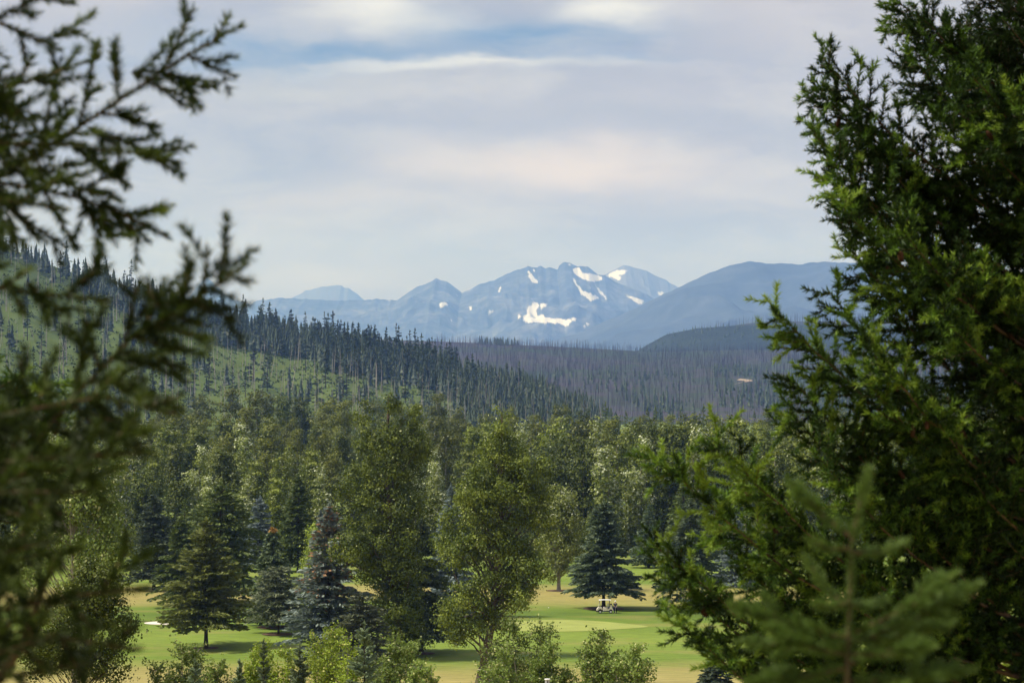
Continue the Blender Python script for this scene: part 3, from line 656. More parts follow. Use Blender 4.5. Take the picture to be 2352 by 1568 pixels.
shrub(965, 1522, 48, 101, M_BIRCH, 216, 'low arching birch shrub leaning over the dry grass', 4, 5000)
shrub(1150, 1500, 50, 104, M_BIRCH, 217, 'leafy birch shrub right at the leaning cottonwood trunk', 4, 7000)
shrub(1790, 1385, 95, 80, M_LIME, 212, 'lime-green leafy shrub behind the near fir boughs', 5, 11000, .075)
shrub(2090, 1330, 120, 70, M_LIME, 213, 'large light green shrub seen through gaps in the near fir', 5, 12000, .075)
shrub(2290, 1400, 110, 62, M_LIME, 214, 'light green shrub below the right side of the near fir', 5, 11000, .07)
def sapling_spruce(X, Yt, hw, D, m, seed, label, n=4500):
    x = (X - 1176) / F * D; z = g(x, D); H = CAMZ - (Yt - HOR) / F * D - z
    tr, cr = spruce_mesh(R(seed), H, hw / F * D, H * .05, int(n * 1.6), .20, .065, droop=.12, up=.35, pw=.8, nb=90, irreg=.3, trunk_r=.05)
    root = link('spruce_sapling', None, loc=(x, D, z), label=label, cat='young spruce', group='young spruces at the foot of the bluff')
    link('trunk', tr.build('trunk', M_BARKD, True), root); link('crown', cr.build('crown', m), root)
sapling_spruce(450, 1512, 34, 101, M_SAPS, 221, 'young pale spruce inside the wide dull green birch shrub')
sapling_spruce(552, 1515, 30, 101, M_SAPS, 222, 'tiny bluish spruce left of the bright lime-green shrub')
sapling_spruce(607, 1470, 22, 100, M_SAPS, 223, 'thin bluish spruce poking above the bright lime-green shrub')
sapling_spruce(690, 1478, 46, 99, M_SAPS, 224, 'feathery green spruce sapling with upswept twigs', 6000)
sapling_spruce(838, 1428, 66, 100, M_SAPS, 225, 'spire-topped green spruce sapling with one long leader', 8000)

# ------------------------------------------------------------------ the wood behind the golf course
def wood_mesh(seed, H, crown_w, slender, m, pale, gain, n_leaf=7000, leaf=.55, z0=.16):
    rng = R(seed); lob = []
    if slender:
        for i in range(6):
            t = i / 5; lob.append((rng.normal(0, .1) * crown_w, rng.normal(0, .1) * crown_w, H * (.14 + .78 * t), crown_w * .5 * (1.02 - .72 * t), crown_w * .5 * (1.02 - .72 * t), H * .14))
    else:
        for i in range(15):
            a = rng.random() * 6.28; r = crown_w * .27 * rng.random() ** .5; t = rng.random()
            lob.append((math.cos(a) * r, math.sin(a) * r, H * (z0 + (.86 - z0) * t), crown_w * (.24 + .12 * rng.random()) * (1.1 - .4 * t), crown_w * .30 * (1.1 - .4 * t), H * (.13 + .05 * rng.random())))
        lob.append((0, 0, H * .87, crown_w * .22, crown_w * .22, H * .12))
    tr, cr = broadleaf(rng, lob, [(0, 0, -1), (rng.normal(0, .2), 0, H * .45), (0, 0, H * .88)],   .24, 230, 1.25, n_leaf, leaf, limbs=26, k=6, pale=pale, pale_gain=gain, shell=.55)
    return tr.build('trunk', M_BARKP, True), cr.build('crown', m), H
KINDS = {
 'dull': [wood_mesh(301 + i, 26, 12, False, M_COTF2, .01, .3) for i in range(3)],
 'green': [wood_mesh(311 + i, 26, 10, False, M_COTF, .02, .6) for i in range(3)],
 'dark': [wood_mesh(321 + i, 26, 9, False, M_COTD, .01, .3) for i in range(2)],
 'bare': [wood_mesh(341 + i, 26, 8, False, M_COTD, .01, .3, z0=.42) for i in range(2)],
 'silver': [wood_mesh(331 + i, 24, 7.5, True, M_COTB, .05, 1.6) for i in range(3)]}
LAB = {'dull': 'round-headed dull olive cottonwood', 'green': 'full-crowned fresh green cottonwood', 'dark': 'dark cottonwood with painted leaf shade',
       'silver': 'slender silvery-leaved cottonwood', 'bare': 'dark cottonwood with long bare trunk'}
ROWLAB = [' at the front edge of the wood behind the fairway', ' just behind the front edge of the wood', ' in the middle of the wood', ' in the back half of the wood', ' on the far edge of the wood, below the hillside']
topY = {0: interp([(0, 1020), (250, 1090), (420, 1085), (560, 1100), (780, 1075), (1000, 1080), (1240, 1050), (1300, 1015), (1500, 1005), (1700, 1000), (1900, 990), (2352, 990)]),
        1: interp([(0, 990), (300, 1005), (450, 1015), (600, 1030), (760, 1030), (900, 1010), (1050, 1020), (1250, 985), (1450, 975), (1700, 975), (2352, 960)]),
        2: interp([(0, 960), (300, 968), (420, 970), (560, 985), (700, 985), (900, 985), (1100, 985), (1250, 975), (1400, 962), (1700, 968), (2352, 950)]),
        3: interp([(0, 950), (400, 955), (540, 950), (640, 950), (800, 955), (1000, 955), (1150, 960), (1250, 955), (1400, 955), (1700, 960), (2352, 945)]),
        4: interp([(0, 935), (300, 945), (450, 930), (560, 905), (650, 902), (740, 905), (800, 915), (1000, 925), (1060, 922), (1120, 950), (1220, 935), (1270, 925), (1340, 928), (1400, 945), (1600, 952), (1900, 945), (2352, 930)])}
rng = R(5)
ROWS = [(0, 472, 30, 66, {'silver': .45, 'dark': .33, 'green': .22}), (1, 525, 45, 62, {'silver': .42, 'green': .33, 'dark': .1, 'dull': .15}), (2, 600, 60, 60, {'green': .45, 'dull': .35, 'silver': .2}), (3, 720, 90, 58, {'dull': .65, 'green': .35}), (4, 900, 130, 58, {'dull': .75, 'dark': .25})]
for row, D0, dD, step, mixk in ROWS:
    X = -420 + rng.random() * 30
    while X < 2900:
        D = D0 + rng.random() * dD; x = (X - 1176) / F * D; z = g(x, D)
        kinds = list(mixk); pk = np.array([mixk[k] for k in kinds])
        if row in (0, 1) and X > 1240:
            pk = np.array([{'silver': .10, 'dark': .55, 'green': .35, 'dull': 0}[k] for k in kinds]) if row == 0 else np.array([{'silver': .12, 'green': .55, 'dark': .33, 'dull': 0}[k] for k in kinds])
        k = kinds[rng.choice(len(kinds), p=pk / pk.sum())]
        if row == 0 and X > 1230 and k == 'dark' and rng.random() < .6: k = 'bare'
        trm, crm, H0 = KINDS[k][rng.integers(len(KINDS[k]))]
        yt = topY[row](X) + rng.normal(0, 11) + (8 if k == 'silver' else 0)
        H = CAMZ - (yt - HOR) / F * D - z; s = H / H0; sw = max(.72, min(1.15, s * 1.05)) * (.9 + .3 * rng.random())
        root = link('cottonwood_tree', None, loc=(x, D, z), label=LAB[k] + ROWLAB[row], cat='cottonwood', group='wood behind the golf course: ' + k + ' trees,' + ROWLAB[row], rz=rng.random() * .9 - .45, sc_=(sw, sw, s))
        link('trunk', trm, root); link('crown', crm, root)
        X += step * (.75 + .5 * rng.random())
# dark undergrowth closing the wood's edge
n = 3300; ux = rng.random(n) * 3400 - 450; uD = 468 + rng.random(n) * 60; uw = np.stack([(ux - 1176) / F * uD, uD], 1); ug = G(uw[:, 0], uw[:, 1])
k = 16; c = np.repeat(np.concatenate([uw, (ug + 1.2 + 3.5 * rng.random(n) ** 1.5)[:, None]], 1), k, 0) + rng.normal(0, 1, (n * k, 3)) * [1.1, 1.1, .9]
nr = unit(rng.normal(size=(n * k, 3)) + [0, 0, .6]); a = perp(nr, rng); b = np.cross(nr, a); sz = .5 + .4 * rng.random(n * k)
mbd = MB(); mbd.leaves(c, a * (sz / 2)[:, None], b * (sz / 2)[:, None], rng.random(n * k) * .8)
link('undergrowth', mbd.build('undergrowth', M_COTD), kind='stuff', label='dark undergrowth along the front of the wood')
# dark conifers in and behind the wood
con_v = []
for i in range(3):
    tr, cr = spruce_mesh(R(340 + i), 15, 3.0, 1.0, 2600, .62, .24, nb=90, pw=.85)
    con_v.append((tr.build('trunk', M_BARKD, True), cr.build('crown', M_SPRG)))
for i in range(26):
    back = i >= 14
    X = (280 + 60 * i + rng.normal(0, 20) if i < 9 else 1240 + (i - 9) * 130 + rng.normal(0, 20)) if not back else 1400 + (i - 14) * 42 + rng.normal(0, 12)
    D = 462 + rng.random() * 12 if not back else 1010 + rng.random() * 60
    x = (X - 1176) / F * D; z = g(x, D); yt = (1150 + rng.normal(0, 25)) if not back else 938 + rng.normal(0, 9)
    s = (CAMZ - (yt - HOR) / F * D - z) / 15; sw = s * (1.0 if not back else .75)
    root = link('conifer_tree', None, loc=(x, D, z), rz=rng.random() * 6, sc_=(sw, sw, s), cat='conifer',
                label='dark conifer at the front edge of the wood behind the golf course' if not back else 'small pointed conifer rising behind the far side of the wood', group='front-edge conifers of the wood' if not back else 'conifers behind the wood')
    link('trunk', con_v[i % 3][0], root); link('crown', con_v[i % 3][1], root)

# ------------------------------------------------------------------ conifers and dead trees on the hill
hill_v = []
for i in range(6):
    tr, cr = spruce_mesh(R(400 + i), 15, (1.9, 2.4, 2.8, 1.7, 2.2, 2.6)[i], (2.0, 1.0, .6, 3.4, 2.4, 1.2)[i], 620, .95, .42, nb=46, pw=.8, irreg=.5)
    c2 = MB(); c2.p = cr.p; c2.n = cr.n
    k = np.linspace(0, 1, 5); c2.path(np.stack([0 * k, 0 * k, -1.5 + 16 * k], 1), .24 * (1 - k) + .02, 5, 1)
    hill_v.append(c2.build('conifer_tree', [M_HILL, M_BARKD]))
def low_conifer(mbd, P, H, rng, m=0):
    n = len(P); tiers = 6; k = 6
    for t in range(tiers):
        u = t / tiers; zb = .12 + .86 * u; zt = zb + .30 * (1 - .45 * u)
        r = .155 * (1 - u) ** .8 + .012
        a = np.arange(k) * 2 * math.pi / k + rng.random((n, 1)) * 6.28
        rr = r * (.65 + .7 * rng.random((n, k)))
        ring = np.stack([np.cos(a) * rr, np.sin(a) * rr, np.full((n, k), zb) + (rng.random((n, k)) - .5) * .05], -1) * H[:, None, None] + P[:, None]
        top = P + np.stack([0 * H, 0 * H, np.minimum(zt, 1.02) * H], 1)
        V = np.concatenate([ring, top[:, None]], 1).reshape(-1, 3)
        i = np.arange(k); f = np.stack([i, (i + 1) % k, np.full(k, k)], 1)[None] + (np.arange(n) * (k + 1))[:, None, None]
        mbd.add(V, f.reshape(-1, 3), rng.random(n * k) * .85, m)
rng = R(11)
N = 20000
X = rng.random(N) * 1750 - 330; T = rng.random(N) ** .8 * 1.03
P = hill_pt(X, T); Ypx = HOR - F * (P[:, 2] - CAMZ) / P[:, 1]; d = Ypx - ridgeY(X)
patch = fbm(X / 70., T * 6 + 3, 3)
pr = np.where(X > 480, np.where(d < 50 + 50 * (patch - .5), .8, np.where(Ypx > 845, .12, .009)), np.where(d < 36, .20, np.where(Ypx > 700, .16, .03)))
pr = np.where((X > 850) & (d >= 50), .20, pr)
pr = np.where(X > 1050, .55, pr) * np.clip(.35 + 1.3 * patch, 0, 1.3)
pr = np.where((X > 190) & (X < 480) & (d < 45), .6, pr)
keep = rng.random(N) < pr * np.where(X > 1050, .6, np.where((X > 450) & (d < 62), 1.0, np.where(d < 50, .55, .15)))
P = P[keep]; Ypx = Ypx[keep]; Xk = X[keep]
H = np.clip(rng.normal(18.5, 5.5, len(P)), 7, 34) * np.where(Xk > 1050, .85, 1.0)
hid = (Ypx > 940) | (Xk < -20)
score = np.where(hid, -1, H / P[:, 1])
order = np.argsort(-score); big = order[:290]; rest = order[290:]
HL = ['tall dark conifer standing on the burnt hillside', 'slim dark conifer standing on the burnt hillside']
for i in big:
    s = H[i] / 15; w = s * (.75 + .35 * rng.random()); v = rng.integers(6)
    link('conifer_tree', hill_v[v], loc=P[i] - [0, 0, .3], rz=rng.random() * 6, sc_=(w, w, s), label=('dark conifer on the crest of the hillside' if Ypx[i] - ridgeY(Xk[i]) < 22 else 'dark conifer in the belt just below the crest' if Ypx[i] - ridgeY(Xk[i]) < 60 else 'dark conifer low on the hillside just above the wood' if Ypx[i] > 840 else 'lone dark conifer on the open green hillside') + (', spire-like' if v in (0, 3) else ', full-skirted' if v in (2, 5) else ''), cat='conifer', group='conifers on the hillside')
mbd = MB(); low_conifer(mbd, P[rest] - [0, 0, .4], H[rest] * .9, rng)
link('hillside_forest', mbd.build('hillside_forest', M_HILL), kind='stuff', label='smaller conifers covering the hillside as one wood')
# low brush on the hillside
n = 2800; Xb = rng.random(n) * 1500 - 100; Tb = rng.random(n); Pb = hill_pt(Xb, Tb)
mbd = MB(); k = 9; c = np.repeat(Pb, k, 0) + rng.normal(0, 1.5, (n * k, 3)) * [1.3, 1.3, .6] + [0, 0, .8]
nr = unit(rng.normal(size=(n * k, 3)) + [0, 0, .8]); a = perp(nr, rng); b = np.cross(nr, a); sz = 1.2 + rng.random(n * k)
mbd.leaves(c, a * (sz / 2)[:, None], b * (sz / 2)[:, None], np.repeat(rng.random(n), k) * .7 + rng.random(n * k) * .2)
link('hillside_brush', mbd.build('hillside_brush', M_SHRUB), kind='stuff', label='low green brush covering the hillside')
# standing dead trunks on the hill
def snag_mesh(seed):
    r = R(seed); m = MB(); k = np.linspace(0, 1, 6)
    m.path(np.stack([r.normal(0, .1) * k * 4, r.normal(0, .1) * k * 4, -1 + 19 * k], 1), .26 * (1 - k) ** .7 + .04, 5)
    z = 5 + r.random(9) * 11; a = r.random(9) * 6.28; l = .5 + r.random(9) * 1.0
    P0 = np.stack([0 * z, 0 * z, z], 1); m.tubes(P0, P0 + np.stack([np.cos(a) * l, np.sin(a) * l, .3 * l], 1), .06, .02, 3)
    return m.build('dead_tree', M_SNAG)
snv = [snag_mesh(430 + i) for i in range(4)]
n = 520; Xs = rng.random(n) * 1450 - 40; Ts = .1 + .92 * rng.random(n); Ps = hill_pt(Xs, Ts); hs = 14 + 11 * rng.random(n)
Ys = HOR - F * (Ps[:, 2] - CAMZ) / Ps[:, 1]
sco = np.where(Ys > 925, -1, hs / Ps[:, 1]); od = np.argsort(-sco)
for i in od[:150]:
    s = hs[i] / 18; o = link('dead_tree', snv[i % 4], loc=Ps[i], rz=rng.random() * 6, sc_=(s * .7, s * .7, s), label='bare grey dead trunk ' + ('along the crest of the hillside' if Ys[i] - ridgeY(Xs[i]) < 30 else 'low on the hillside just above the wood' if Ys[i] > 840 else 'on the open green hillside'), cat='dead tree', group='dead trunks on the hillside')
    o.rotation_euler[0] = rng.normal(0, .035) + (.25 if rng.random() < .05 else 0); o.rotation_euler[1] = rng.normal(0, .035)
mbd = MB(); q = od[150:]; mbd.tubes(Ps[q] - [0, 0, 1], Ps[q] + np.stack([rng.normal(0, .5, len(q)), rng.normal(0, .5, len(q)), hs[q]], 1), .16, .05, 4)
link('dead_trunks', mbd.build('dead_trunks', M_SNAG), kind='stuff', label='thin dead trunks scattered over the hillside')

# burnt slope across the valley: thousands of bare trunks, green conifers low down
n = 9500; Xp = 1000 + rng.random(n) * 1420; Tp = rng.random(n) ** .75 * 1.03; Pp = plateau_pt(Xp, Tp); hp = 9 + 11 * rng.random(n)
kp = ~((Xp > 1678) & (Xp < 1730) & (Tp > .27) & (Tp < .42)); Pp = Pp[kp]; hp = hp[kp]; n = len(hp)
mbd = MB(); mbd.tubes(Pp - [0, 0, 1], Pp + np.stack([rng.normal(0, .4, n), rng.normal(0, .4, n), hp], 1), .22, .09, 3)
n2 = 700; X2 = 1580 + rng.random(n2) * 800; f2 = interp([(1450, 860), (1560, 780), (1620, 757), (1700, 745), (1760, 738), (1900, 738), (2100, 725), (2400, 700)])
P2 = np.stack([(X2 - 1176) / F * 6700, np.full(n2, 6690.), CAMZ - (f2(X2) - HOR) / F * 6700], 1); P2[:, 1] -= rng.random(n2) * 60; P2[:, 2] -= (6690 - P2[:, 1]) * .2
mbd.tubes(P2 - [0, 0, 2], P2 + np.stack([0 * X2, 0 * X2, 14 + 14 * rng.random(n2)], 1), .36, .15, 3)
link('burnt_trunks', mbd.build('burnt_trunks', M_SNAGB), kind='stuff', label='thousands of bare burnt trunks across the valley')
n = 2000; Xp = 1000 + rng.random(n) * 1400; Tp = rng.random(n) ** 1.7 * .50; pt_ = fbm(Xp / 90., Tp * 7, 3); kk = rng.random(n) < np.clip((pt_ - .36) * 3, 0, 1)
Xp = Xp[kk]; Tp = Tp[kk]; Xc = np.concatenate([Xp, 1100 + rng.random(70) * 90, 1640 + rng.random(40) * 80]); Tc = np.concatenate([Tp, .96 + .05 * rng.random(70), .42 + .08 * rng.random(40)])
kp = ~((Xc > 1682) & (Xc < 1728) & (Tc > .27) & (Tc < .41)); Xc = Xc[kp]; Tc = Tc[kp]; Pc = plateau_pt(Xc, Tc); mbd = MB(); low_conifer(mbd, Pc - [0, 0, .5], 8 + 9 * rng.random(len(Pc)), rng)
Xq = 1440 + rng.random(900) * 900; Sq = rng.random(900) ** 1.3 * .5; fk = interp([(1380, 880), (1440, 820), (1490, 790), (1530, 768), (1600, 754), (1700, 747), (1800, 744), (1950, 750), (2400, 762)])
zk = (CAMZ - (fk(Xq) - HOR) / F * 5700) * (1 - Sq) ** 1.1
low_conifer(mbd, np.stack([(Xq - 1176) / F * 5700, 5700 - 1000 * Sq, zk - 3], 1), 7 + 8 * rng.random(900), rng)
link('valley_conifers', mbd.build('valley_conifers', M_HILL), kind='stuff', label='scattered conifers along the foot of the burnt slope')
# dirt road on the burnt slope
mb = MB(); rp = [(1696, .41), (1708, .395), (1718, .38), (1721, .365), (1712, .35), (1698, .338), (1688, .325)]
cX = np.interp(np.linspace(0, 6, 40), range(7), [p[0] for p in rp]); cT = np.interp(np.linspace(0, 6, 40), range(7), [p[1] for p in rp])
wd = 4.5 + 4 * np.sin(np.linspace(0, 3.1, 40))
mb.grid(np.stack([plateau_pt(cX - wd, cT - .009) + [0, 0, 1.2], plateau_pt(cX + wd, cT + .009) + [0, 0, 1.2]], 1))
link('dirt_road', mb.build('dirt_road', simple('road_dirt', (.27, .215, .16), .95, .05, var=.2, scale=.05), True), kind='structure')

# ------------------------------------------------------------------ golf course details
def sheet(name, X, Y, hwx, hwy, m, dz, seed, kind='structure', pts=64, pointy=0.0, wob=.06):
    D = CAMZ * F / (Y - HOR); cx = (X - 1176) / F * D; a = np.linspace(0, 2 * math.pi, pts, endpoint=False)
    r = 1 + wob * np.sin(2 * a + seed) + wob * .6 * np.sin(3 * a + 2 * seed)
    ex = np.cos(a); ey = np.sin(a) * (1 - pointy * np.clip(ex, 0, 1) ** 2)
    V = []; rings = np.linspace(0, 1, 7)[1:]
    for q in rings:
        x = cx + ex * r * hwx * q; y = D + ey * r * hwy * q; V.append(np.stack([x, y, G(x, y) + dz], 1))
    P = np.stack(V, 0); P = np.concatenate([P, P[:, :1]], 1)
    mb = MB(); mb.grid(P); c = np.array([[cx, D, g(cx, D) + dz]])
    mb.add(np.concatenate([c, V[0]]), [(0, i + 1, (i + 1) % pts + 1) for i in range(pts)])
    return link(name, mb.build(name, m, True), kind=kind)
M_GREEN = simple('putting_turf', (.27, .305, .082), .9, .1, var=.10, scale=.35)
M_SAND = simple('bunker_sand', (.66, .60, .52), .95, .05, var=.06, scale=1.2)
M_MULCH = simple('mulch', (.13, .085, .06), .95, .05, var=.4, scale=2.5)
sheet('putting_green', 1300, 1438, 10.2, 8.6, M_GREEN, .03, 1.0, pointy=.55)
sheet('bunker', 375, 1427, 2.3, 2.4, M_SAND, .04, 2.0)
for i, (X, Y, w) in enumerate([(1386, 1399, 3.0), (965, 1502, 1.8), (640, 1453, 2.2), (628, 1437, 2.2), (1283, 1357, 2.0), (475, 1483, 1.6)]):
    sheet('mulch_bed', X, Y, w, w, M_MULCH, .035, i * 1.7, wob=.03)

# golf cart, nose to the left
M_CREAM = simple('cart_cream', (.70, .63, .52), .35, .5, var=.05, scale=3); M_WHITE = simple('white_plastic', (.80, .80, .78), .4, .5)
M_BLACK = simple('black_rubber', (.015, .015, .017), .8, .2); M_SEAT = simple('cart_seat', (.60, .55, .47), .6, .3)
M_STEEL = simple('dark_steel', (.03, .03, .033), .5, .4); M_RIM = simple('wheel_rim', (.62, .60, .56), .4, .5)
M_SCREEN = simple('windscreen', (.50, .53, .58), .15, .6)
cx, cyy = (1389.5 - 1176) / F * 345, 345.0
root = link('golf_cart', None, loc=(cx, cyy, g(cx, cyy)), label='cream golf cart with white roof parked under the spruce', cat='golf cart')
def part(name, fn, m, parent=root, loc=(0, 0, 0), smooth=False):
    b = MB(); fn(b); return link(name, b.build(name, m, smooth), parent, loc)
part('front_cowl', lambda b: b.extrude([(-1.22, .34), (-1.24, .50), (-1.16, .66), (-.98, .86), (-.72, .96), (-.52, .92), (-.42, .70), (-.36, .50), (-.45, .50), (-.52, .58), (-.66, .64), (-.80, .63), (-.94, .55), (-1.02, .42)], -.55, .55, 0, .05), M_CREAM)
part('rear_body', lambda b: b.extrude([(-.30, .36), (-.32, .70), (.10, .72), (.22, .62), (.55, .62), (.72, .95), (.80, 1.22), (.86, 1.22), (1.08, .62), (1.16, .46), (1.10, .40), (1.02, .46), (.92, .57), (.76, .60), (.60, .55), (.52, .40)], -.57, .57, 0, .05), M_CREAM)
part('floor_pan', lambda b: b.box(-1.0, .95, -.52, .52, .24, .36, 0, .03), M_STEEL)
part('front_bumper', lambda b: b.box(-1.32, -1.0, -.5, .5, .20, .38, 0, .06), M_BLACK)
part('seat', lambda b: b.box(-.26, .36, -.52, .52, .70, .86, 0, .06), M_SEAT)
part('seat_back', lambda b: b.extrude([(.30, .94), (.40, .92), (.52, 1.32), (.46, 1.38), (.38, 1.34)], -.5, .5, 0, .04), M_SEAT)
part('roof', lambda b: b.extrude([(-.90, 1.84), (-.86, 1.90), (-.2, 1.93), (.5, 1.92), (.82, 1.88), (.84, 1.84), (.6, 1.85), (-.5, 1.85)], -.6, .6, 0, .06), M_WHITE)
part('windscreen', lambda b: b.extrude([(-.98, .95), (-.955, .95), (-.80, 1.40), (-.825, 1.40)], -.5, .5), M_SCREEN)
for sy in (-.5, .5):
    part('roof_post', lambda b: b.path([(-.62, sy, .85), (-.78, sy, 1.40), (-.82, sy, 1.86)], .022, 6), M_STEEL)
    part('roof_post', lambda b: b.path([(.55, sy, .80), (.60, sy, 1.3), (.62, sy, 1.86)], .035, 6), M_STEEL)
part('steering_wheel', lambda b: b.path([(-.55 + .05 * math.sin(t), -.25 + .17 * math.cos(t), 1.02 + .16 * math.sin(t)) for t in np.linspace(0, 2 * math.pi, 14)], .018, 5), M_BLACK)
for wx in (-.72, .78):
    for sy in (-.48, .48):
        wl = part('wheel', lambda b: b.path([(0, -.09, 0), (0, -.075, 0), (0, .075, 0), (0, .09, 0)], [.18, .225, .225, .18], 18), M_BLACK, root, (wx, sy, .225))
        part('rim', lambda b: b.path([(0, -.105, 0), (0, -.098, 0), (0, .098, 0), (0, .105, 0)], [.08, .135, .135, .08], 16), M_RIM, wl)
bag = link('golf_bag', None, loc=(cx + .93, cyy - .12, g(cx, cyy) + .50), label='dark golf bag strapped upright behind the cart seat', cat='golf bag')
part('bag_body', lambda b: b.path([(.03, 0, .0), (.0, 0, .05), (-.05, 0, .45), (-.12, 0, .86)], [.10, .13, .13, .14], 10), simple('bag_navy', (.02, .024, .05), .7, .2), bag)
for i in range(4):
    part('club', lambda b: b.path([(-.10, -.06 + .04 * i, .8), (-.15 + .02 * i, -.07 + .045 * i, 1.05 + .02 * i), (-.13 + .02 * i, -.1 + .045 * i, 1.09 + .02 * i)], [.008, .008, .03], 5), simple('club_metal', (.5, .5, .5), .3, .5, .8), bag)

# golfer
def skinned(name, verts, edges, radii, m, parent, root_i=0, sub=2):
    me = bpy.data.meshes.new(name); me.from_pydata(verts, edges, []); me.materials.append(m)
    o = link(name, me, parent)
    md = o.modifiers.new('skin', 'SKIN')
    for i, r in enumerate(radii): me.skin_vertices[0].data[i].radius = (r, r) if not isinstance(r, tuple) else r
    me.skin_vertices[0].data[root_i].use_root = True
    s = o.modifiers.new('sub', 'SUBSURF'); s.levels = sub; s.render_levels = sub
    return o
px_, py_ = (1412.5 - 1176) / F * 345, 344.6
per = link('person', None, loc=(px_, py_, g(px_, py_)), label='person in navy polo, dark trousers and white cap holding a club beside the cart', cat='person', rz=.15)
M_SKIN = simple('skin', (.46, .28, .20), .6, .3, var=.06, scale=8); M_POLO = simple('navy_polo', (.055, .075, .12), .85, .15, var=.15, scale=12); M_TROU = simple('dark_trousers', (.010, .013, .026), .85, .15, var=.15, scale=9)
bv = [(0, 0, .95), (0, 0, 1.20), (0, 0, 1.40), (0, -.01, 1.52), (0, -.03, 1.62), (0, -.03, 1.74),
      (-.19, 0, 1.42), (-.25, -.04, 1.16), (-.14, -.16, .96), (-.05, -.20, .90),
      (.19, 0, 1.42), (.25, -.03, 1.16), (.17, -.14, .95), (.07, -.20, .89),
      (-.10, 0, .88), (-.13, -.02, .48), (-.14, .02, .09), (-.15, -.14, .05),
      (.10, 0, .88), (.15, -.02, .48), (.17, .02, .09), (.19, -.14, .05)]
be = [(0, 1), (1, 2), (2, 3), (3, 4), (4, 5), (2, 6), (6, 7), (7, 8), (8, 9), (2, 10), (10, 11), (11, 12), (12, 13), (0, 14), (14, 15), (15, 16), (16, 17), (0, 18), (18, 19), (19, 20), (20, 21)]
br = [(.14, .10), (.14, .10), (.15, .11), .058, (.075, .09), (.06, .075), .06, .046, .034, .030, .06, .046, .034, .030, .085, .058, .042, .038, .085, .058, .042, .038]
skinned('body', bv, be, br, M_SKIN, per)
sv = [bv[i] for i in (0, 1, 2)] + [(0, 0, 1.47), bv[6], (-.235, -.03, 1.22), bv[10], (.235, -.03, 1.22)]
skinned('polo_shirt', sv, [(0, 1), (1, 2), (2, 3), (2, 4), (4, 5), (2, 6), (6, 7)], [(.165, .125), (.165, .125), (.17, .13), .08, .082, .072, .082, .072], M_POLO, per, 1)
tv = [(0, 0, .98), bv[14], bv[15], (-.14, .01, .07), bv[18], bv[19], (.17, .01, .07)]
skinned('trousers', tv, [(0, 1), (1, 2), (2, 3), (0, 4), (4, 5), (5, 6)], [(.165, .125), .11, .085, .075, .11, .085, .075], M_TROU, per, 0)
def cap(b):
    rings = [(.112, 1.70), (.115, 1.74), (.10, 1.79), (.06, 1.825), (.01, 1.835)]
    b.path([(0, -.02, z) for r, z in rings], [r for r, z in rings], 12)
    b.box(-.09, .09, -.24, -.09, 1.705, 1.722)
part('cap', cap, M_WHITE, per)
for s in (-.15, .185): part('shoe', lambda b: b.box(s - .055, s + .055, -.22, .09, 0, .09, 0, .03), M_BLACK, per)
club = link('golf_club', None, loc=(px_, py_, g(px_, py_)), label='steel golf club held pointing down by the person in the white cap', cat='golf club', rz=.15)
part('shaft', lambda b: b.path([(.03, -.21, .98), (-.05, -.26, .5), (-.14, -.32, .04)], .012, 6), simple('club_shaft', (.6, .6, .6), .3, .5, .6), club)
part('club_head', lambda b: b.box(-.22, -.11, -.35, -.29, .0, .06, 0, .02), simple('club_head', (.45, .45, .46), .3, .5, .8), club)
# stone tee marker and ball-shaped tee marker
D = CAMZ * F / (1483 - HOR); tx = (1049 - 1176) / F * D
mb = MB(); rg = R(3); k = 10; rows = 8; P = []
for j in range(rows):
    a = np.linspace(0, 2 * math.pi, k + 1)[:-1]; rad = .27 * (1 - .1 * j / rows) * (1 + rg.normal(0, .07, k)); rad = rad * (.35 if j == rows - 1 else 1)
    sq = 1 / np.maximum(abs(np.cos(a)), abs(np.sin(a))) ** .6
    P.append(np.stack([np.cos(a) * rad * sq, np.sin(a) * rad * sq * .7, np.full(k, -.1 + 1.18 * j / (rows - 1)) + rg.normal(0, .015, k)], 1))
P = np.array(P); P = np.concatenate([P, P[:, :1]], 1); mb.grid(P); mb.add(P[-1, :k], [list(range(k))])
link('stone_pillar', mb.build('stone_pillar', simple('pale_granite', (.38, .36, .37), .9, .2, var=.4, scale=9)), loc=(tx, D, g(tx, D)), label='pale grey stone tee pillar half hidden by the leaning cottonwood leaves', cat='stone marker')
D = CAMZ * F / (1398 - HOR); tx = (1260 - 1176) / F * D
mb = MB(); th = np.linspace(0, math.pi, 9); mb.path([(0, 0, .075 - .075 * math.cos(t)) for t in th], [max(.003, .075 * math.sin(t)) for t in th], 12)
link('tee_ball', mb.build('tee_ball', M_WHITE, True), loc=(tx, D, g(tx, D) + .0), label='white ball-shaped tee marker on the mown grass', cat='tee marker')
# grey pipe with pale cap at the bottom edge
D = 60.0; tx = (1257 - 1176) / F * D; zt = CAMZ - (1556 - HOR) / F * D; zg = g(tx, D)
pp = link('vent_pipe', None, loc=(tx, D, zg), label='grey metal pipe with a white cap in front of the birch shrubs', cat='pipe')
M_GALV = simple('galvanised', (.42, .43, .47), .45, .5, .5, var=.12, scale=8)
hh = zt - zg
part('pipe', lambda b: b.path([(0, 0, -.2), (0, 0, hh - .02)], .058, 16), M_GALV, pp, smooth=False)
part('seam', lambda b: b.box(-.007, .007, -.066, -.055, .1, hh - .03), M_STEEL, pp)
part('cap', lambda b: b.path([(0, 0, hh - .025), (0, 0, hh - .018), (0, 0, hh), (0, 0, hh + .004)], [.062, .072, .072, .06], 18), M_WHITE, pp)

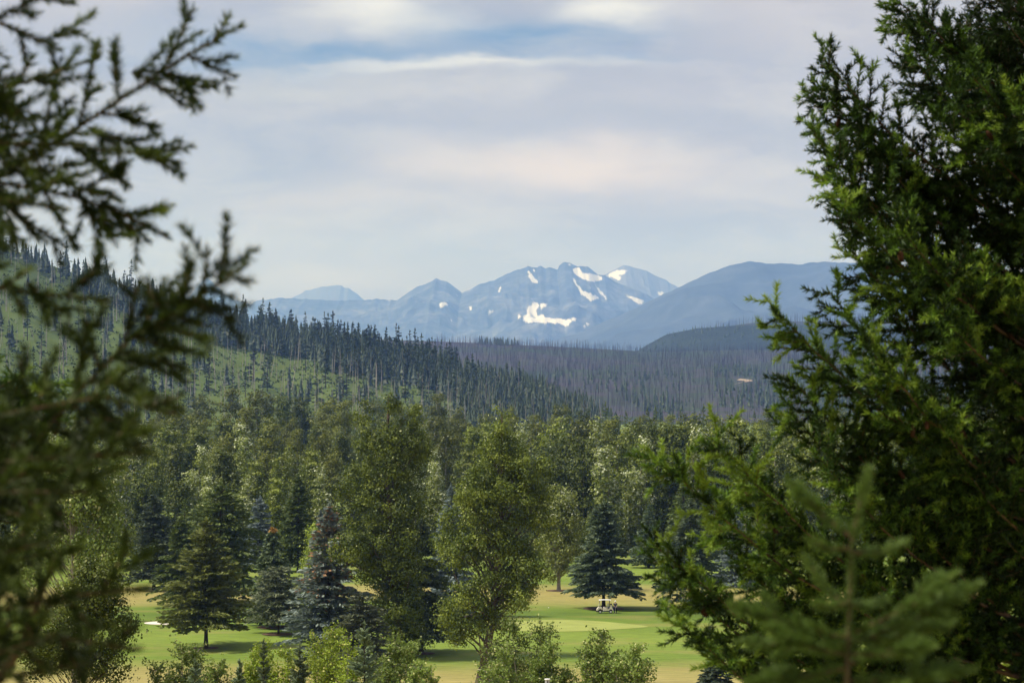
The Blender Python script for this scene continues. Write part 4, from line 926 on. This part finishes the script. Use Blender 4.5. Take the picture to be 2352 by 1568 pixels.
# ------------------------------------------------------------------ near firs: real needles
def expand(shoots, rng, dens, nl, nw, beta=(.75, 1.15)):
    """shoots: list of (p0, p1, tint) -> needle arrays"""
    p0 = np.array([s[0] for s in shoots]); p1 = np.array([s[1] for s in shoots]); tb = np.array([s[2] for s in shoots])
    L = np.linalg.norm(p1 - p0, axis=1); n = np.maximum(6, (L * dens)).astype(int); idx = np.repeat(np.arange(len(L)), n); m = len(idx)
    s = rng.random(m); d = unit(p1 - p0)[idx]
    ref = np.where(np.abs(d[:, 2:3]) > .95, np.array([[1., 0, 0]]), np.array([[0, 0, 1.]]))
    u = unit(np.cross(d, ref)); v = np.cross(u, d)
    ph = rng.random(m) * 2 * math.pi
    b = beta[0] + (beta[1] - beta[0]) * rng.random(m); b = b * (1 - .55 * s ** 4)
    nd = d * np.cos(b)[:, None] + (u * np.cos(ph)[:, None] + v * (np.sin(ph) * .8 + .12)[:, None]) * np.sin(b)[:, None]
    nd = unit(nd) * (nl * (.7 + .5 * rng.random(m)) * (1 - .25 * s ** 3))[:, None]
    base = p0[idx] + (p1 - p0)[idx] * s[:, None]
    side = unit(np.cross(nd, rng.normal(size=(m, 3)))) * (nw / 2)
    tint = np.clip(tb[idx] + rng.normal(0, .10, m), 0, 1)
    return base, nd, side, tint
def bough(name, parent, org, pts, rng, mneed, r0, lat=.30, f0=.15, spacing=.045, dens=330, nl=.026, nw=.0028, sub=.11, bright=.5, tips=None, bare=0.0, cones=0, planar=0.0, subsp=.048):
    """pts: world points from root to tip. Branch wood = part, needles = its sub-part"""
    pts = np.array(pts, float); seg = np.linalg.norm(np.diff(pts, axis=0), axis=1); cum = np.concatenate([[0], np.cumsum(seg)]); Lt = cum[-1]
    at = lambda q: np.array([np.interp(q, cum, pts[:, i]) for i in range(3)])
    k = max(8, int(Lt / .12)); q = np.linspace(0, Lt, k); P = np.array([at(v) for v in q])
    # smooth
    for _ in range(2): P[1:-1] = (P[:-2] + 2 * P[1:-1] + P[2:]) / 4
    P[1:-1] += rng.normal(0, .006, (k - 2, 3))
    wood = MB(); rad = r0 * (1 - np.linspace(0, 1, k)) ** .8 + .0016; wood.path(P - org, rad, 6)
    shoots = []; tw0 = []; tw1 = []; conep = []
    def lateral(p, d, L, level, br):
        n = 2 if L < .16 else 3
        d = unit(d); prev = p; dd = d.copy()
        for i in range(n):
            dd = unit(dd + rng.normal(0, .045, 3) + np.array([0, 0, .05 if i else -.03])); nx = prev + dd * L / n
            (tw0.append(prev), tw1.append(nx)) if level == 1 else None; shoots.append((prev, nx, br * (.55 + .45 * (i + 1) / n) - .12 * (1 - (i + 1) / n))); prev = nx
        if cones and rng.random() < cones and level == 1: conep.append((p + d * L * .6, rng.random()))
        if level < 2 and L > (sub * .8 if planar else .085):
            m = max(2, int(L / subsp)); sg = 1 if rng.random() < .5 else -1
            ax = perp(d[None], rng)[0]
            for i in range(m):
                s = (i + .6) / m; sg = -sg
                e = unit(d * .9 + ax * sg * .75 + rng.normal(0, .22, 3))
                lateral(p + d * L * s, e, sub * (1.15 - .65 * s) * (.6 + .7 * rng.random()), level + 1, br * (.7 + .5 * rng.random()))
    s = f0 * Lt; sg = 1
    while s < Lt - .03:
        fr = (s / Lt - f0) / (1 - f0); p = np.array([np.interp(s, q, P[:, i]) for i in range(3)]); p2 = np.array([np.interp(min(s + .05, Lt), q, P[:, i]) for i in range(3)])
        t = unit(p2 - p) if np.linalg.norm(p2 - p) > 1e-5 else unit(P[-1] - P[-2])
        L = lat * (np.clip(fr / .25, .3, 1)) * (1 - fr) ** (.75 if planar else .5) + (.05 if planar else .09)
        if planar: ax = unit(np.cross(t, np.array([0, -1.0, .25])) + rng.normal(0, .22, 3)) * sg; sg = -sg
        else: ax = perp(t[None], rng)[0]
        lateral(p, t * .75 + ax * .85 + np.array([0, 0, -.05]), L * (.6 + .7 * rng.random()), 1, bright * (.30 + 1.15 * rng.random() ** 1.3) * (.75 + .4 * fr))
        s += spacing * (.6 + .8 * rng.random())
    for i in range(k - 1):
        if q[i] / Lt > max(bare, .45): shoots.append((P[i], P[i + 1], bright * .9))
    for (a_, b_) in (tips or []):
        a_ = np.array(a_); b_ = np.array(b_); lateral(a_, b_ - a_, float(np.linalg.norm(b_ - a_)), 1, bright); lateral(a_, b_ - a_ + np.array([0, .02, -.02]), float(np.linalg.norm(b_ - a_)) * .8, 1, bright * .8)
    tw0 = np.array(tw0) - org; tw1 = np.array(tw1) - org; wood.tubes(tw0, tw1, .0026 + r0 * .03, .0014, 3)
    o = link(name, wood.build(name, M_TWIG, True), parent)
    base, nd, side, ti = expand(shoots, rng, dens, nl, nw)
    nb = MB(); nb.needles(base - org, nd, side, ti); link('needles', nb.build('needles', mneed), o)
    return conep
def cone_mesh():
    m = MB(); rg = R(9)
    th = np.linspace(0, math.pi, 10); m.path([(0, 0, -.032 * math.cos(t)) for t in th], [max(.001, .0125 * math.sin(t) ** .8) for t in th], 9)
    for i in range(60):
        z = -.028 + .056 * i / 60; a = i * 2.4; r = .0135 * math.sqrt(max(0, 1 - (z / .034) ** 2))
        c = np.array([[math.cos(a) * r, math.sin(a) * r, z]]); o_ = unit(np.array([[math.cos(a), math.sin(a), -.5]])) * .006; s_ = np.array([[-math.sin(a), math.cos(a), 0]]) * .005
        m.leaves(c, o_, s_, [0])
    return m.build('cone', M_CONE, True)
CONE = cone_mesh()
def fir(name, label, X, D, top, r, loc_pts=None):
    x = (X - 1176) / F * D; z = g(x, D); root = link(name, None, loc=(x, D, z), label=label, cat='fir')
    b = MB(); k = np.linspace(0, 1, 14); b.path(np.stack([.05 * np.sin(k * 5), .05 * np.cos(k * 4), -.4 + (top - z + .4) * k], 1), r * (1 - .8 * k) + r * .4 * np.exp(-k * 20), 12)
    link('trunk', b.build('trunk', M_BARK, True), root); return root, np.array([x, D, z])

# --- big fir on the right, about 15 m away
rootR, orgR = fir('fir_tree', 'big near Douglas fir with bright green needle tufts and brown cones', 2520, 15.6, 38.5, .17)
RB = [ # tip X, Y, D, brightness, lateral length
 (1838, 200, 15.1, .45, .26), (1825, 290, 14.9, .5, .26), (1890, 215, 15.2, .4, .26), (1935, 300, 15.0, .5, .26), (1890, 330, 15.3, .35, .26), (2075, 30, 15.3, .35, .28), (2110, 190, 15.2, .45, .28), (2175, 255, 15.3, .35, .28), (2235, 340, 14.9, .5, .28), (2290, 440, 15.1, .4, .28),
 (2005, -30, 15.4, .45, .30), (2035, 60, 15.9, .40, .28), (2048, 118, 15.1, .45, .28), (2132, 300, 14.9, .55, .30), (2190, 160, 14.5, .62, .32), (2165, 410, 15.1, .50, .26),
 (2270, 40, 15.2, .35, .34), (2290, 230, 14.4, .65, .32), (2260, 520, 15.3, .45, .26), (2140, -120, 15.6, .35, .34), (2330, 120, 16.2, .25, .36), (2330, 380, 15.8, .4, .34), (2210, 300, 15.9, .3, .3),
 (1852, 128, 15.0, .50, .30), (1880, 372, 14.8, .60, .30), (1893, 470, 14.6, .65, .30), (1905, 560, 15.2, .60, .30), (1866, 664, 14.9, .55, .26), (1945, 610, 15.5, .40, .32), (2030, 520, 14.4, .65, .32), (2105, 600, 14.7, .6, .30), (1975, 430, 15.6, .35, .30), (2000, 690, 15.0, .45, .26), (2080, 440, 15.5, .3, .28),
 (1742, 708, 14.5, .60, .26), (1785, 870, 14.6, .60, .30), (1775, 945, 14.9, .55, .30), (1940, 775, 14.3, .65, .22), (2110, 705, 14.3, .65, .28), (2250, 690, 14.8, .6, .30), (1860, 850, 15.2, .45, .30), (1960, 880, 14.5, .65, .28), (2330, 600, 15.3, .4, .3),
 (1482, 1045, 14.0, .75, .24), (1620, 1005, 14.2, .70, .26), (1480, 1240, 14.2, .68, .24), (1700, 1080, 14.5, .62, .28), (1545, 1330, 14.3, .55, .24), (1548, 1425, 14.0, .60, .22), (1640, 1230, 14.6, .5, .28), (1850, 1030, 14.4, .62, .30), (1960, 1010, 14.8, .5, .32), (2090, 940, 14.5, .6, .32), (2240, 880, 14.8, .5, .34),
 (1760, 1210, 14.7, .5, .30), (1880, 1190, 15.0, .42, .34), (2040, 1140, 14.8, .45, .36), (2200, 1080, 14.7, .5, .36), (1640, 1470, 14.4, .35, .26), (1780, 1380, 14.8, .38, .32), (1960, 1340, 15.2, .32, .36), (2130, 1290, 15.0, .36, .38), (2290, 1230, 15.0, .4, .38), (2330, 960, 15.6, .35, .36), (1720, 1330, 15.1, .3, .3), (1870, 1480, 15.2, .3, .36), (2060, 1470, 15.4, .28, .38), (2250, 1430, 15.3, .3, .38)]
rngR = R(900); allc = []
rf = R(33)
for i in range(40):
    Y_ = -60 + (1600 if i < 24 else 760) * rf.random(); lim = np.interp(Y_, [-60, 200, 420, 700, 800, 900, 1100, 1300, 1560], [2150, 2220, 2120, 2010, 2130, 1950, 1800, 1720, 1780])
    RB.append((lim + (2420 - lim) * rf.random(), Y_, 15.4 + .8 * rf.random(), .22 + .12 * rf.random(), .36))  # boughs behind get darker needles, the crown's inner shade put into colour
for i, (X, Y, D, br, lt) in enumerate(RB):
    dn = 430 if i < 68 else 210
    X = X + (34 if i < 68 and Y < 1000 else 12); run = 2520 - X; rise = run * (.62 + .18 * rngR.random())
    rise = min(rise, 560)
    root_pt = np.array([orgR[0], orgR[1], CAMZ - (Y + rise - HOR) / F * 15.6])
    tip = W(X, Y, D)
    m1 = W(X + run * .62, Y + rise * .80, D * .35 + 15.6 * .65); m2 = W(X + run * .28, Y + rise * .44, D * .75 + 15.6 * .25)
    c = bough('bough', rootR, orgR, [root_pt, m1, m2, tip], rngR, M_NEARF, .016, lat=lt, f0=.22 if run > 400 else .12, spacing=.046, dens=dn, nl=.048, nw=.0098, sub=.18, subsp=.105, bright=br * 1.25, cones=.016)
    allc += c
for i in range(26):                                  # the far side of the same tree, out of frame
    zt = 28.6 + 8.6 * (i + .5) / 26; an = -1.2 + 2.6 * rngR.random(); ln = 1.5 * (1 - (zt - 28.6) / 11) + .3
    r0_ = np.array([orgR[0], orgR[1], zt - .45 * ln]); dd_ = np.array([math.cos(an), math.sin(an), 0])
    bough('bough', rootR, orgR, [r0_, r0_ + dd_ * ln * .5 + [0, 0, .28 * ln], r0_ + dd_ * ln + [0, 0, .62 * ln]], rngR, M_NEARF, .014, lat=.36, f0=.10, spacing=.055, dens=170, nl=.055, nw=.016, sub=.2, subsp=.12, bright=.5)
for p, u in allc[:45]:
    o = link('cone', CONE, rootR, p - orgR - [0, 0, .03]); o.rotation_euler = (u * .8, u * .5, u * 6); o.scale = (1.15, 1.15, 1.15)

# --- fir on the left, about 5 m away, only its boughs reach into view
rootL, orgL = fir('fir_tree', 'near fir on the left with dark soft-looking boughs', -620, 5.6, 35.5, .13)
rngL = R(950)
def lb(pts, D0, lat, br=.45, f0=.3, tipsx=(), spacing=.056, dens=1150, sub=.09, r0=.006, Droot=5.6):
    w = [W(X, Y, D0) for X, Y in pts]
    first = np.array([orgL[0], orgL[1], w[0][2] - .25]); tips = []; lat = lat * 1.25
    for (a, b) in tipsx: tips.append((W(*a, D0), W(*b, D0)))
    cc = bough('bough', rootL, orgL, [first] + w, rngL, M_NEARL, r0, lat=lat, f0=f0, spacing=spacing, dens=dens, nl=.026, nw=.0042, sub=sub, subsp=.12, bright=br * 1.2, tips=tips, planar=1.0)
    for p, u in cc:
        o = link('cone', CONE, rootL, p - orgL); o.rotation_euler = (u, u * .5, 0)
lb([(-150, 470), (60, 385), (180, 305), (262, 250), (300, 170), (345, 140), (440, 105), (552, 58)], 5.0, .17, .40, .46, tipsx=[((300, 165), (380, 165)), ((380, 165), (475, 205)), ((262, 250), (330, 275)), ((200, 290), (300, 340)), ((300, 340), (412, 368)), ((160, 330), (290, 405))])
lb([(-200, 260), (-60, 200), (60, 165), (200, 140)], 5.0, .12, .35, .35)
lb([(-200, -40), (-40, 20), (60, 60), (135, 112)], 5.1, .14, .35, .4)
lb([(-250, -60), (-60, -40), (70, -15), (165, 6)], 5.2, .12, .3, .4)
lb([(-260, 330), (-60, 300), (60, 330), (190, 330)], 4.8, .18, .42, .35)
lb([(-260, 400), (-80, 380), (60, 400), (150, 420), (270, 480), (385, 545)], 5.0, .16, .38, .35, tipsx=[((230, 460), (335, 560)), ((180, 440), (245, 545))])
lb([(-260, 460), (-80, 440), (60, 450), (150, 480)], 4.7, .15, .32, .35)
lb([(-260, 240), (-60, 260), (40, 300), (110, 360)], 4.8, .18, .4, .3)
lb([(-300, 1300), (-60, 1130), (110, 992), (230, 862), (290, 782), (360, 702), (430, 645), (500, 622), (566, 604)], 4.2, .13, .36, .40, tipsx=[((360, 702), (400, 690)), ((360, 700), (335, 640)), ((400, 690), (480, 690)), ((300, 775), (420, 700)), ((275, 810), (360, 820)), ((360, 820), (432, 848)), ((235, 860), (330, 900)), ((330, 900), (415, 940)), ((200, 900), (300, 1000)), ((300, 1000), (330, 1050))], spacing=.028)
lb([(-300, 640), (-60, 640), (60, 650), (140, 670), (245, 690)], 4.2, .11, .38, .35, tipsx=[((60, 650), (150, 720)), ((20, 650), (60, 720))])
lb([(-300, 1020), (-60, 960), (120, 920), (260, 905), (405, 950)], 4.0, .10, .34, .35)
lb([(-300, 1110), (-60, 1060), (100, 1030), (230, 1010), (350, 1040)], 3.9, .11, .32, .35)
lb([(-300, 1180), (-60, 1130), (60, 1110), (200, 1130)], 3.8, .12, .35, .35)
lb([(-300, 1330), (-60, 1260), (60, 1220), (130, 1240)], 3.8, .12, .32, .35)
lb([(-300, 1480), (-60, 1400), (100, 1370), (220, 1340), (330, 1350)], 3.9, .11, .34, .35)
lb([(-300, 1560), (-60, 1500), (80, 1460), (220, 1450), (320, 1490)], 3.8, .11, .30, .35)
lb([(-300, 1640), (-60, 1600), (80, 1540), (200, 1520)], 3.9, .12, .30, .35)
for q in range(3):
    ty = 1060 + 190 * q + 12 * rngL.random(); tx = 90 + 160 * rngL.random() - (40 if ty < 1050 else 0)
    lb([(-330, ty + 120), (-120, ty + 50), (0, ty + 25), (tx, ty)], 3.7 + .8 * rngL.random(), .16, .26, .30)
for q in range(3):
    ty = 210 + 90 * q; tx = 20 + 80 * rngL.random()
    lb([(-330, ty + 120), (-120, ty + 40), (0, ty + 20), (tx, ty)], 4.7 + .7 * rngL.random(), .2, .3, .30)
b = MB(); w = np.array([W(X, Y, 4.0) for X, Y in [(-80, 1660), (10, 1545), (45, 1490), (72, 1440), (100, 1350), (130, 1280)]]) - orgL; w = np.concatenate([[np.array([0, 0, w[0][2] - .1])], w])
b.path(w, np.linspace(.012, .0045, len(w)), 7); link('bare_branch', b.build('bare_branch', M_TWIG, True), rootL, label='bare brown branch of the near left fir')
# a further fir behind it, with cones
rootM, orgM = fir('fir_tree', 'coned yellow-green fir just behind the near left fir', -420, 9.6, 33.5, .12)
rngM = R(970)
for pts, br in (([(-200, 1030), (-60, 980), (20, 940), (60, 890), (110, 858)], .8), ([(-200, 960), (-60, 930), (0, 880), (45, 862)], .6), ([(-200, 1080), (-40, 1010), (60, 960), (112, 925)], .75), ([(-200, 1120), (-40, 1060), (60, 1020), (130, 980)], .45), ([(-200, 1250), (-40, 1160), (60, 1110), (140, 1060)], .4)):
    w = [W(X, Y, 9.2) for X, Y in pts]; f = np.array([orgM[0], orgM[1], w[0][2] - .2])
    for p, u in bough('bough', rootM, orgM, [f] + w, rngM, M_NEARF, .009, lat=.16, f0=.4, spacing=.04, dens=480, nl=.038, nw=.008, sub=.08, bright=br, cones=.12):
        o = link('cone', CONE, rootM, p - orgM - [0, 0, .03]); o.rotation_euler = (u * .6, u * .4, u * 6)
# --- sapling in front on the right
Ds = 3.9; xs_ = (1940 - 1176) / F * Ds; zs = g(xs_, Ds); orgS = np.array([xs_, Ds, zs])
rootS = link('fir_sapling', None, loc=orgS, label='young fir sapling with soft pale green shoots, close in front of the big fir', cat='young fir')
rngS = R(980)
stem = np.array([[0, 0, -.1]] + [list(W(X, Y, Ds) - orgS) for X, Y in [(1940, 1640), (1945, 1500), (1950, 1380), (1955, 1240), (1975, 1150), (1992, 1082)]])
b = MB(); b.path(stem, [.012, .006, .0045, .0034, .0026, .002, .0012], 7); link('trunk', b.build('trunk', simple('sapling_bark', (.10, .080, .040), .85, .1, var=.4, scale=30), True), rootS)
SH = [((1955, 1240), (1992, 1082), 0), ((1948, 1228), (1812, 1102), .04), ((1945, 1258), (1860, 1238), -.05), ((1962, 1268), (2078, 1243), .05), ((1950, 1400), (1850, 1282), .06), ((1950, 1380), (1870, 1385), -.06), ((1950, 1385), (2030, 1375), .08), ((1965, 1450), (2190, 1318), -.03), ((2000, 1460), (2245, 1340), .03), ((1945, 1460), (1860, 1432), -.02), ((1862, 1434), (1680, 1386), -.05), ((1945, 1480), (1700, 1470), .05), ((1950, 1470), (2180, 1430), .08), ((1955, 1500), (2140, 1480), -.08), ((1945, 1530), (1720, 1560), -.05), ((1950, 1560), (2230, 1535), .02), ((1945, 1590), (1800, 1540), .06), ((1950, 1600), (2080, 1570), -.07), ((1945, 1640), (1690, 1620), 0), ((1950, 1640), (2220, 1610), 0), ((1940, 1500), (1760, 1440), -.12), ((1955, 1520), (2060, 1440), .12)]
sn_ = [(stem[i] + orgS, stem[i + 1] + orgS, .35) for i in range(2, 6)]; base, nd, side, ti = expand(sn_, rngS, 1500, .022, .003, (.7, 1.05)); nb = MB(); nb.needles(base - orgS, nd, side, ti); link('needles', nb.build('needles', M_SAP), rootS)
for a_, b_, dy in SH:
    p0 = W(*a_, Ds); p1 = W(*b_, Ds + dy); mid = (p0 + p1) / 2 + [0, 0, -.008]
    sh = [(p0, mid, .35), (mid, p1, .55)]; wb = MB(); wb.path(np.array([p0, mid, p1]) - orgS, [.0035, .0026, .0012], 5)
    L = np.linalg.norm(p1 - p0)
    if L > .13:
        for q in (.45, .62, .78):
            for sg in (-1, 1):
                c = p0 + (p1 - p0) * q; e = unit(unit(p1 - p0) * .8 + np.array([0, sg * .5, sg * .35 * rngS.random()]) + rngS.normal(0, .15, 3)) * L * .38 * (1.15 - q)
                sh.append((c, c + e, .4)); wb.tubes(c - orgS, c + e - orgS, .002, .001, 4)
    o = link('shoot', wb.build('shoot', M_TWIG, True), rootS)
    base, nd, side, ti = expand(sh, rngS, 2600, .024, .0032, (.7, 1.05)); nb = MB(); nb.needles(base - orgS, nd, side, ti); link('needles', nb.build('needles', M_SAP), o)

# ------------------------------------------------------------------ haze
def haze():
    x0, x1, y0, y1, z0, z1 = -26000, 26000, -3000, 33500, -2.5, 2150
    V = [(x, y, z) for z in (z0, z1) for y in (y0, y1) for x in (x0, x1)]
    b = MB(); b.add(V, [(0, 2, 3, 1), (4, 5, 7, 6), (0, 1, 5, 4), (2, 6, 7, 3), (0, 4, 6, 2), (1, 3, 7, 5)])
    m, nt, o = mat('valley_haze'); v = nt.nodes.new('ShaderNodeVolumePrincipled')
    v.inputs['Color'].default_value = (.21, .41, 1.0, 1); v.inputs['Absorption Color'].default_value = (1, 1, 1, 1); v.inputs['Density'].default_value = 5.4e-5; v.inputs['Anisotropy'].default_value = .0
    nt.links.new(v.outputs[0], o.inputs['Volume'])
    link('haze', b.build('haze', m), kind='stuff')
haze()
